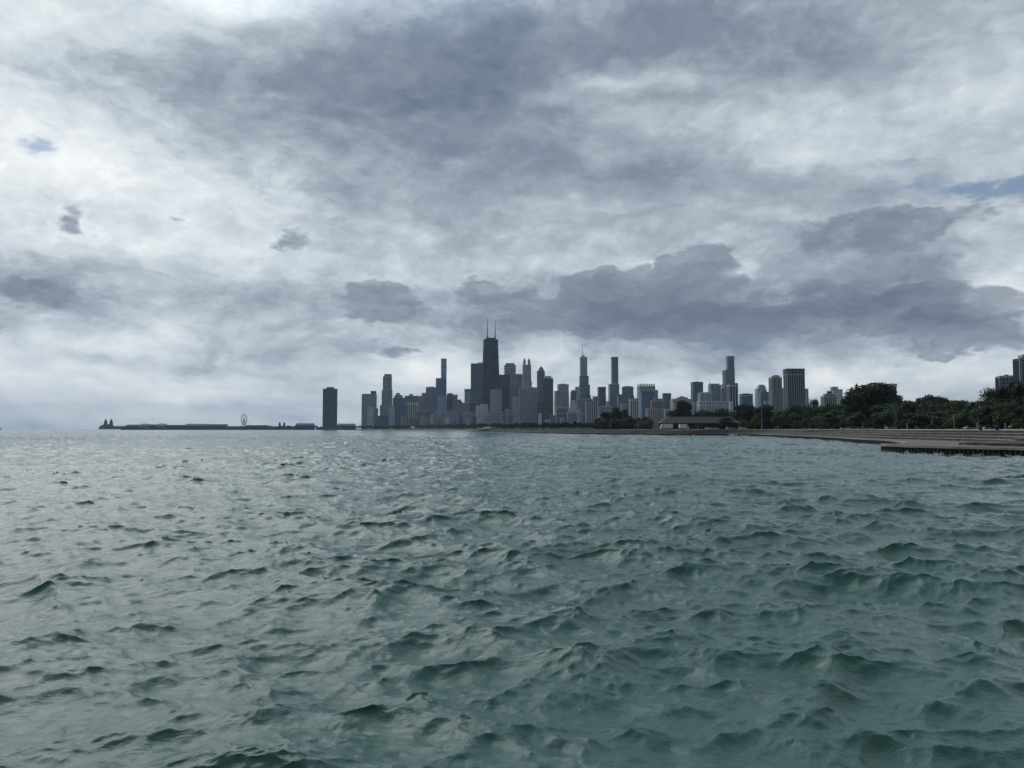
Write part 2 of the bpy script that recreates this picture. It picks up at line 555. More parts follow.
# ------------------------------------------------------------------ the shore: sheet pile, stepped revetment, land
CTRL = [  # x, y of the waterline, then how far inland each of the four steps begins
    (420, -230, 8, 20, 27, 31), (250, -110, 8, 20, 27, 31), (140, -5, 8, 20, 27, 31), (95, 45, 8, 20, 27, 31), (72, 78, 8, 20, 27, 31),
    (64, 94, 8, 20, 27, 31), (60.3, 101, 8, 20, 27, 31), (57.8, 108, 9, 19, 26, 31), (56.6, 115, 11, 20, 26, 31),
    (58.3, 120.5, 14, 20, 25, 30), (64.5, 127, 17, 21, 25, 29), (72.5, 142, 15, 18, 22, 26), (80, 161, 10, 14, 18, 22), (85, 178, 6, 10, 14, 18),
    (89, 200, 4, 8, 12, 16), (98, 232, 4, 8, 12, 16), (108, 283, 4, 8, 12, 16), (120, 364, 4, 8, 12, 16), (127, 402, 4, 8, 12, 16),
    (118, 425, 5, 9, 13, 17), (100, 435, 5, 10, 14, 18), (88, 452, 5, 10, 15, 20), (80, 478, 5, 10, 15, 20), (66, 505, 5, 10, 15, 20),
    (37, 595, 5, 10, 15, 20), (12, 735, 5, 10, 15, 20), (-12, 1000, 5, 10, 15, 20), (-45, 1330, 5, 10, 15, 20)]


def catmull(pts, n):
    P = np.array(pts, float)
    P = np.vstack([2 * P[0] - P[1], P, 2 * P[-1] - P[-2]])
    o = []
    for i in range(1, len(P) - 2):
        for k in range(n):
            t = k / n
            o.append(0.5 * (2 * P[i] + (P[i + 1] - P[i - 1]) * t + (2 * P[i - 1] - 5 * P[i] + 4 * P[i + 1] - P[i + 2]) * t * t
                            + (3 * P[i] - P[i - 1] - 3 * P[i + 1] + P[i + 2]) * t ** 3))
    o.append(P[-2])
    return np.array(o)


S = catmull(CTRL, 8)
XY = S[:, :2]
T = np.gradient(XY, axis=0)
for _ in range(3):
    T[1:-1] = (T[:-2] + T[1:-1] * 2 + T[2:]) / 4
T /= np.linalg.norm(T, axis=1)[:, None]
NRM = np.stack([T[:, 1], -T[:, 0]], -1)
LEVEL = [XY] + [XY + NRM * S[:, 2 + k:3 + k] for k in range(4)]
STEP_Z = [1.15, 1.68, 2.2, 2.72, 3.28]

concrete = mat('weathered_concrete', (0.24, 0.23, 0.215), 0.9, 0.35, 0.35)
limestone = mat('stained_limestone', (0.084, 0.067, 0.050), 0.9, 0.75, 0.6)
pile_steel = mat('rusty_pile_steel', (0.045, 0.038, 0.036), 0.8, 0.5, 0.8)
pile_rib = mat('worn_pile_rib', (0.13, 0.118, 0.112), 0.8, 0.4, 0.8)
deck_m = mat('worn_deck_concrete', (0.15, 0.142, 0.13), 0.9, 0.35, 0.25)
grass = mat('park_grass', (0.06, 0.085, 0.035), 0.95, 0.4, 0.05)
path = mat('lakefront_path', (0.33, 0.31, 0.28), 0.9, 0.2, 0.2)
sand = mat('beach_sand', (0.20, 0.18, 0.15), 0.95, 0.2, 0.05)
ground_mat = mat('city_ground', (0.12, 0.12, 0.11), 0.95, 0.3, 0.01)


def strip(bm, A, B, za, zb, mi=0):
    va = [bm.verts.new((p[0], p[1], za)) for p in A]
    vb = [bm.verts.new((p[0], p[1], zb)) for p in B]
    for i in range(len(A) - 1):
        f = bm.faces.new((va[i + 1], va[i], vb[i], vb[i + 1]))
        f.material_index = mi


# each step of the revetment: riser, tread
bm = bmesh.new()
for k in range(1, 5):
    strip(bm, LEVEL[k], LEVEL[k], STEP_Z[k - 1] - 0.4, STEP_Z[k], 1)
    if k < 4:
        strip(bm, LEVEL[k], LEVEL[k + 1], STEP_Z[k], STEP_Z[k] + 0.02, 1)
strip(bm, LEVEL[0], LEVEL[1], STEP_Z[0] - 0.01, STEP_Z[0] + 0.02, 2)
o = obj('stepped_revetment', bm, [concrete, limestone, deck_m])
tag(o, 'long stepped concrete and limestone lake revetment curving along the shore', 'revetment')
nosing = obj('step_edge', (lambda b: (
    [strip(b, LEVEL[k] - NRM * 0.06, LEVEL[k] + NRM * 0.5, STEP_Z[k] + 0.06, STEP_Z[k] + 0.06) for k in range(1, 5)],
    [strip(b, LEVEL[k] - NRM * 0.06, LEVEL[k] - NRM * 0.06, STEP_Z[k] - 0.12, STEP_Z[k] + 0.06) for k in range(1, 5)], b)[2])(bmesh.new()), concrete, o)

# sheet piling with a corrugated face and a concrete cap
seg = np.linalg.norm(np.diff(XY, axis=0), axis=1)
arc = np.concatenate([[0], np.cumsum(seg)])
i_end = int(np.argmax(XY[:, 1] > 470))
s0, s1 = arc[16], arc[i_end]
q = []
s_ = s0
k = 0
while s_ < s1:
    ix = np.searchsorted(arc, s_) - 1
    t_ = (s_ - arc[ix]) / seg[ix]
    p = XY[ix] * (1 - t_) + XY[ix + 1] * t_
    n_ = NRM[ix]
    q.append(p + n_ * (0.10 if (k % 4) in (0, 1) else 0.55))
    s_ += (0.24 if k % 2 else 0.09) * (1 if p[1] < 135 else 1.8)
    k += 1
q = np.array(q)
bm = bmesh.new()
strip(bm, q, q, -1.2, 1.0)
bm.faces.ensure_lookup_table()
for i_, f_ in enumerate(bm.faces): f_.material_index = 1 if i_ % 4 == 0 else 0
pile = obj('sheet_pile_wall', bm, [pile_steel, pile_rib])
tag(pile, 'dark rusty corrugated steel sheet pile wall at the water edge', 'sea wall')
bm = bmesh.new()
A = XY[:]
strip(bm, A - NRM * 0.12, A - NRM * 0.12, 0.88, STEP_Z[0] + 0.035)
strip(bm, A - NRM * 0.12, A + NRM * 0.95, STEP_Z[0] + 0.035, STEP_Z[0] + 0.035)
strip(bm, A + NRM * 0.6, A - NRM * 0.12, 0.88, 0.88)
obj('concrete_cap', bm, concrete, pile)
bm = bmesh.new()
strip(bm, XY[i_end - 2:] + NRM[i_end - 2:] * 0.3, XY[i_end - 2:] + NRM[i_end - 2:] * 0.3, -1.2, 0.88)
obj('base_wall', bm, limestone, pile)

LAND = [tuple(p) for p in LEVEL[4]] + [(-95, 1700), (-128, 2150), (-235, 2330), (-362, 2450), (-478, 2480), (-580, 2640), (-690, 3350),
                                        (-760, 3720), (-1000, 3800), (-1500, 3830), (-1950, 3850), (-1995, 3880), (-1990, 3935), (-1500, 3915), (-1000, 3900),
                                        (-1100, 5200), (-900, 9000), (9000, 9000), (9000, -260), (470, -260)]
bm = bmesh.new()
vs = [bm.verts.new((x, y, 3.30)) for x, y in LAND]
f = bm.faces.new(vs)
bmesh.ops.triangulate(bm, faces=[f])
for f in bm.faces:
    if f.normal.z < 0: f.normal_flip()
skirt = [bm.verts.new((x, y, -1.0)) for x, y in LAND[len(XY) - 1:]]
up_ = vs[len(XY) - 1:]
for i in range(len(skirt) - 1):
    bm.faces.new((up_[i], up_[i + 1], skirt[i + 1], skirt[i]))
tag(obj('ground', bm, ground_mat), 'flat city and park ground behind the lake shore', 'ground', kind='structure')

# lawn and the pale lakefront path along the top of the steps
bm = bmesh.new()
strip(bm, LEVEL[4] + NRM * 7.0, LEVEL[4] + NRM * 70, 3.31, 3.46)
tag(obj('grass', bm, grass), 'mown park lawn under the trees behind the path', 'lawn', kind='stuff')
bm = bmesh.new()
strip(bm, LEVEL[4] + NRM * 0.75, LEVEL[4] + NRM * 7.0, 3.315, 3.33)
tag(obj('path', bm, path), 'pale lakefront path on top of the stepped revetment', 'path', kind='structure')
# the beach further down the shore
bc = np.array([(-45, 1330), (-95, 1700), (-128, 2150), (-235, 2330), (-362, 2450), (-478, 2480)], float)
bt = np.gradient(bc, axis=0); bt /= np.linalg.norm(bt, axis=1)[:, None]
bn = np.stack([bt[:, 1], -bt[:, 0]], -1)
bm = bmesh.new()
strip(bm, bc - bn * 45, bc - bn * 8, -0.6, 2.2)
strip(bm, bc - bn * 8, bc + bn * 25, 2.2, 3.36)
tag(obj('beach', bm, sand), 'thin pale strip of sandy beach at the foot of the skyline', 'beach', kind='structure')

# low parapet at the right end of the promenade
parapet_m = mat('pale_parapet', (0.42, 0.41, 0.38), 0.85, 0.2, 0.4)
bm = bmesh.new()
LP = LEVEL[4] + NRM * 1.4
ia = int(np.argmax(LP[:, 1] > 20)); ib = int(np.argmax(LP[:, 1] > 540))
pa, pb = LP[ia:ib], LP[ia:ib] + NRM[ia:ib] * 0.4
strip(bm, pa, pa, 3.28, 3.50); strip(bm, pa, pb, 3.50, 3.50); strip(bm, pb, pb, 3.50, 3.28)
ic = int(np.argmax(LP[:, 1] > 136))
pa, pb = LP[ia:ic] + NRM[ia:ic] * 3.0, LP[ia:ic] + NRM[ia:ic] * 3.5
strip(bm, pa, pa, 3.28, 3.66); strip(bm, pa, pb, 3.66, 3.66); strip(bm, pb, pb, 3.66, 3.28)
tag(obj('parapet_wall', bm, parapet_m), 'low pale concrete kerb wall along the top of the lake steps', 'wall')


# ------------------------------------------------------------------ towers
FAC = {}


def fm(key):
    if key in FAC: return FAC[key]
    P = {
        'black': ((0.011, 0.021, 0.040), (0.007, 0.014, 0.028), 3.8, 3.0, .6, .6),
        'dark': ((0.061, 0.069, 0.085), (0.02, 0.028, 0.04), 3.6, 3.0, .6, .62),
        'darkbrown': ((0.099, 0.086, 0.082), (0.022, 0.025, 0.032), 3.0, 3.4, .6, .6),
        'blue': ((0.105, 0.169, 0.253), (0.04, 0.08, 0.135), 3.6, 2.2, .8, .8),
        'paleblue': ((0.349, 0.450, 0.562), (0.12, 0.17, 0.22), 3.6, 2.4, .75, .7),
        'teal': ((0.070, 0.132, 0.168), (0.03, 0.08, 0.11), 3.6, 2.2, .82, .8),
        'grey': ((0.276, 0.300, 0.335), (0.05, 0.06, 0.075), 3.4, 3.2, .55, .55),
        'midgrey': ((0.175, 0.210, 0.265), (0.045, 0.062, 0.085), 3.4, 3.0, .6, .6),
        'pale': ((0.553, 0.578, 0.608), (0.07, 0.08, 0.10), 3.2, 3.4, .5, .5),
        'tan': ((0.393, 0.352, 0.320), (0.05, 0.055, 0.06), 3.2, 3.0, .45, .5),
        'brick': ((0.218, 0.150, 0.133), (0.03, 0.032, 0.04), 3.1, 3.0, .45, .5),
        'purple': ((0.226, 0.240, 0.312), (0.055, 0.065, 0.10), 3.3, 3.0, .55, .55),
        'lowpale': ((0.364, 0.383, 0.413), (0.05, 0.055, 0.065), 3.4, 4.5, .6, .6),
    }[key]
    FAC[key] = facade('facade_' + key, P[0], P[1], P[2], P[3], P[4], P[5])
    return FAC[key]


roof_m = mat('roof_gravel', (0.16, 0.16, 0.16), 0.9, 0.2, 0.1)
white_m = mat('white_concrete', (0.62, 0.61, 0.59), 0.8, 0.12, 0.2)
steel_m = mat('antenna_steel', (0.16, 0.16, 0.17), 0.5)
copper_m = mat('dark_slate_roof', (0.07, 0.08, 0.085), 0.6, 0.2, 0.2)
trim_m = mat('pale_stone_trim', (0.42, 0.43, 0.44), 0.8, 0.15, 0.2)
darktrim_m = mat('dark_metal_trim', (0.04, 0.045, 0.055), 0.5)
BASE = 3.3


def fit(x0, x1, d, rot, ratio):
    """plan size (w, dp) and centre of a turned box whose silhouette spans x0..x1 at distance d"""
    cxp, wp = (x0 + x1) / 2, (x1 - x0)
    W = wp / F * d * 0.8
    cx = (cxp - 512) / F * d
    for _ in range(12):
        D = W * ratio
        u = []
        for sx in (-.5, .5):
            for sy in (-.5, .5):
                px, py = sx * W, sy * D
                X = cx + px * math.cos(rot) - py * math.sin(rot)
                Y = d + px * math.sin(rot) + py * math.cos(rot)
                u.append(512 + F * X / Y)
        a, b = min(u), max(u)
        W *= wp / (b - a)
        cx += ((x0 + x1) / 2 - (a + b) / 2) / F * d
    return W, W * ratio, cx


def top_z(y, d):
    return at(512, y, d).z


def tower(name, label, cat, d, style, segs, rot=8, ratio=0.8, extras=(), group=None):
    """segs: (x0, x1, ytop) from the ground up; extras: features on it"""
    rot = R(rot)
    W, D, cx = fit(segs[0][0], segs[0][1], d, rot, ratio)
    root = thing(name, label, cat, (cx, d, BASE), rot, group)
    z = 0.0
    info = []
    for i, sg in enumerate(segs):
        x0, x1, y = sg[:3]
        st = sg[3] if len(sg) > 3 else style
        w_, d_, c_ = fit(x0, x1, d, rot, ratio)
        if i:
            d_ = min(d_, info[-1][1] - 0.6)
        off = (c_ - cx) / math.cos(rot)
        zt = top_z(y, d) - BASE
        bm = bmesh.new()
        box(bm, off - w_ / 2, off + w_ / 2, -d_ / 2, d_ / 2, z, zt, bottom=False)
        obj('facade' if i == 0 else 'setback', bm, fm(st), root)
        # parapet ring and roof
        bm = bmesh.new()
        p = 0.25
        for (a, b, c, e) in ((off - w_ / 2 - p, off + w_ / 2 + p, -d_ / 2 - p, -d_ / 2 + .5), (off - w_ / 2 - p, off + w_ / 2 + p, d_ / 2 - .5, d_ / 2 + p),
                             (off - w_ / 2 - p, off - w_ / 2 + .5, -d_ / 2 + .5, d_ / 2 - .5), (off + w_ / 2 - .5, off + w_ / 2 + p, -d_ / 2 + .5, d_ / 2 - .5)):
            box(bm, a, b, c, e, zt - 1.0, zt + 0.9)
        obj('parapet', bm, fm(st) if style in ('black', 'dark', 'blue', 'teal') else trim_m, root)
        info.append((w_, d_, off, z, zt))
        z = zt
    w_, d_, off, z0, zt = info[-1]
    mpp = d / F
    for ex in extras:
        k = ex[0]
        if k == 'plant':            # roof plant boxes
            hs = ex[1] * mpp
            bm = bmesh.new()
            fr = ex[2] if len(ex) > 2 else 0.5
            sh = ex[3] if len(ex) > 3 else 0.0
            box(bm, off + w_ * (sh - fr / 2), off + w_ * (sh + fr / 2), -d_ * .3, d_ * .3, zt, zt + hs, bottom=False)
            obj('roof_plant', bm, ex[4] if len(ex) > 4 else fm(style), root)
        elif k == 'spire':          # x, ytop
            X = (at(ex[1], ex[2], d).x - cx) / math.cos(rot)
            zz = top_z(ex[2], d) - BASE
            bm = bmesh.new()
            rr = ex[3] if len(ex) > 3 else 0.8
            cyl(bm, X, 0, zt - 1, zt + (zz - zt) * .45, rr, rr * .8, 8)
            cyl(bm, X, 0, zt + (zz - zt) * .45, zz, rr * .6, rr * .2, 6)
            obj('spire', bm, ex[4] if len(ex) > 4 else steel_m, root)
        elif k == 'pyramid':
            bm = bmesh.new()
            hh = ex[1] * mpp
            sc = ex[2] if len(ex) > 2 else 1.0
            box(bm, off - w_ / 2 * sc, off + w_ / 2 * sc, -d_ / 2 * sc, d_ / 2 * sc, zt, zt + hh, tx=0.04, ty=0.04, bottom=False)
            obj('roof', bm, copper_m, root)
        elif k == 'piers':          # vertical ribs: count, thickness share, material
            w0, d0, o0, za, zb = info[ex[4] if len(ex) > 4 else 0]
            n = ex[1]
            bm = bmesh.new()
            tk = w0 / n * ex[2]
            for i in range(n + 1):
                xx = o0 - w0 / 2 + w0 * i / n
                a = max(xx - tk / 2, o0 - w0 / 2 - 0.3); b = min(xx + tk / 2, o0 + w0 / 2 + 0.3)
                box(bm, a, b, -d0 / 2 - 0.7, -d0 / 2 + 0.1, za, zb + 0.5)
            m_ = max(2, int(n * d0 / w0))
            for i in range(1, m_ + 1):
                yy = -d0 / 2 + d0 * i / m_
                for s in (-1, 1):
                    xx = o0 + s * (w0 / 2 + 0.3)
                    box(bm, xx - 0.4, xx + 0.4, yy - tk / 2, yy + tk / 2, za, zb + 0.5)
            obj('pier', bm, ex[3], root)
        elif k == 'band':           # horizontal bands at photo heights
            w0, d0, o0, za, zb = info[0] if len(ex) < 5 else info[ex[4]]
            bm = bmesh.new()
            for yb in ex[1]:
                zz = top_z(yb, d) - BASE
                hb = ex[2] * mpp
                box(bm, o0 - w0 / 2 - 0.9, o0 + w0 / 2 + 0.9, -d0 / 2 - 0.9, d0 / 2 + 0.9, zz - hb, zz)
            obj('belt_course', bm, ex[3], root)
        elif k == 'crenels':
            n = ex[1]
            bm = bmesh.new()
            for i in range(n):
                xx = off - w_ / 2 + w_ * (i + .5) / n
                for s in (-1, 1):
                    box(bm, xx - w_ / n * .28, xx + w_ / n * .28, s * (d_ / 2 - 1) - 1.3, s * (d_ / 2 - 1) + 1.3, zt + 0.9, zt + ex[2] * mpp)
            obj('crown', bm, fm(style), root)
        elif k == 'cupolas':
            for s in (-1, 1):
                bm = bmesh.new()
                rr = w_ * .17
                xx = off + s * (w_ / 2 - rr * 1.25)
                prismr = [(xx + rr * math.cos(t), rr * math.sin(t)) for t in np.linspace(0, 2 * math.pi, 9)[:-1]]
                prism(bm, prismr, zt, zt + ex[1] * mpp * .6)
                cyl(bm, xx, 0, zt + ex[1] * mpp * .6, zt + ex[1] * mpp, rr * 1.05, rr * .25, 8)
                obj('cupola', bm, fm(style), root)
                if s == 1:
                    for s2 in (-1, 1):
                        pass
        elif k == 'dome':
            bm = bmesh.new()
            bmesh.ops.create_uvsphere(bm, u_segments=16, v_segments=8, radius=1.0)
            for v in bm.verts: v.co = Vector((off + v.co.x * w_ * ex[2], v.co.y * d_ * ex[2], zt + max(v.co.z, 0) * ex[1] * mpp))
            obj('dome', bm, fm(style), root, smooth=True)
    return root


# signature towers ---------------------------------------------------
def big_black_tower():
    d = 2900.0
    rot = R(7)
    W0, D0, cx = fit(480.4, 501.0, d, rot, 0.62)
    W1, _, _ = fit(484.0, 497.9, d, rot, 0.62)
    h = top_z(339.6, d) - BASE
    D1 = D0 * 0.6
    root = thing('tapering_skyscraper', 'tallest black tapering skyscraper with cross bracing and two tall roof antennas', 'skyscraper', (cx, d, BASE), rot)
    bm = bmesh.new()
    prism(bm, [(-W0 / 2, -D0 / 2), (W0 / 2, -D0 / 2), (W0 / 2, D0 / 2), (-W0 / 2, D0 / 2)], 0, h, True,
          [(-W1 / 2, -D1 / 2), (W1 / 2, -D1 / 2), (W1 / 2, D1 / 2), (-W1 / 2, D1 / 2)])
    obj('facade', bm, fm('black'), root)

    def P(u, v, side):     # u -1..1 across, v 0..1 up
        w_ = W0 + (W1 - W0) * v; dd = D0 + (D1 - D0) * v
        if side == 0: return (u * w_ / 2, -dd / 2 - .5, v * h)
        return (-w_ / 2 - .5, u * dd / 2, v * h)
    for side in (0, 1):
        bm = bmesh.new()
        lv = [0.02, 0.22, 0.41, 0.59, 0.76, 0.92]
        for a, b in zip(lv[:-1], lv[1:]):
            tube(bm, P(-1, a, side), P(1, b, side), 1.3, n=4)
            tube(bm, P(1, a, side), P(-1, b, side), 1.3, n=4)
        for v in lv: tube(bm, P(-1, v, side), P(1, v, side), 1.3, n=4)
        for u in (-1, 1): tube(bm, P(u, 0, side), P(u, 1, side), 1.5, n=4)
        obj('cross_bracing', bm, darktrim_m, root)
    bm = bmesh.new()
    box(bm, -W1 * .36, W1 * .36, -D1 * .36, D1 * .36, h, h + 6, bottom=False)
    obj('roof_plant', bm, fm('black'), root)
    for px, yt in ((487.35, 317.6), (495.2, 320.2)):
        X = (at(px, 339, d).x - cx) / math.cos(rot)
        zt = top_z(yt, d) - BASE
        bm = bmesh.new()
        cyl(bm, X, 0, h + 6, h + 14, 3.4, 3.0, 10)
        cyl(bm, X, 0, h + 14, h + (zt - h) * .55, 2.0, 1.5, 8)
        cyl(bm, X, 0, h + (zt - h) * .55, zt, 1.1, .5, 8)
        obj('antenna', bm, white_m if False else steel_m, root)


big_black_tower()


def lobed_tower():
    d = 3650.0
    W = (337.3 - 323.0) / F * d
    cx = (330.15 - 512) / F * d
    h = top_z(389.0, d) - BASE
    root = thing('curved_glass_tower', 'dark blue curved three winged glass tower standing alone left of the skyline', 'skyscraper', (cx, d, BASE), R(10))
    pts = []
    for i in range(48):
        t = 2 * math.pi * i / 48
        r = W / 2 * (0.80 + 0.20 * math.cos(3 * (t + math.pi / 6)))
        pts.append((r * math.cos(t) * 1.06, r * math.sin(t)))
    mn, mx = min(p[0] for p in pts), max(p[0] for p in pts)
    pts = [((p[0] - (mn + mx) / 2) * W / (mx - mn), p[1]) for p in pts]
    bm = bmesh.new(); prism(bm, pts, 0, h)
    obj('facade', bm, facade('facade_lobed', (0.03, 0.04, 0.055), (0.018, 0.035, 0.06), 3.2, 2.0, .8, .75), root)
    bm = bmesh.new(); prism(bm, [(x * .55, y * .55) for x, y in pts], h, top_z(387.2, d) - BASE)
    obj('roof_plant', bm, fm('dark'), root)
    bm = bmesh.new(); box(bm, -W * .9, W * .75, -35, 35, 0, 9, bottom=False)
    obj('podium', bm, fm('dark'), root)


lobed_tower()


def stepped_glass_tower():
    d = 3560.0
    cx = (584.2 - 512) / F * d
    root = thing('stepped_glass_tower', 'pale glass tower with rounded setbacks, dark belts and a thin spire', 'skyscraper', (cx, d, BASE), R(6))
    k = d / F

    def rr(w_, dp, r, off):
        o = []
        for qx, qy, a0 in ((1, 1, 0), (-1, 1, 90), (-1, -1, 180), (1, -1, 270)):
            for j in range(5):
                a = R(a0 + 22.5 * j)
                o.append((off + qx * (w_ / 2 - r) + r * math.cos(a), qy * (dp / 2 - r) + r * math.sin(a)))
        return o
    segs = [(579.2, 590.6, 395.5, 590.6), (579.4, 589.9, 385, 590.0), (579.6, 588.6, 376, 588.8), (580.2, 587.3, 357.2, 587.3)]
    z = 0
    glass = facade('facade_pale_glass', (0.26, 0.31, 0.35), (0.16, 0.21, 0.26), 3.8, 2.2, .8, .7)
    lowg = facade('facade_low_glass', (0.13, 0.145, 0.16), (0.05, 0.065, 0.08), 3.8, 2.2, .8, .7)
    for i, (a, b, y, _) in enumerate(segs):
        zt = top_z(y, d) - BASE
        off = ((a + b) / 2 - 584.2) * k
        bm = bmesh.new(); prism(bm, rr((b - a) * k, 28, 6, off), z, zt - 6)
        obj('facade' if i == 0 else 'setback', bm, glass if i == 3 else lowg, root)
        bm = bmesh.new(); prism(bm, rr((b - a) * k + .8, 28.8, 6.2, off), zt - 6 , zt)
        obj('belt_course', bm, darktrim_m if i < 3 else trim_m, root)
        z = zt
    bm = bmesh.new(); cyl(bm, -0.8 * k, 0, z, top_z(355.2, d) - BASE, 8, 7, 12)
    obj('roof_drum', bm, trim_m, root)
    zt = top_z(345.0, d) - BASE
    zz = top_z(355.2, d) - BASE
    bm = bmesh.new(); cyl(bm, -1.3 * k, 0, zz, zt, 1.3, .5, 8)
    obj('spire', bm, steel_m, root)


stepped_glass_tower()

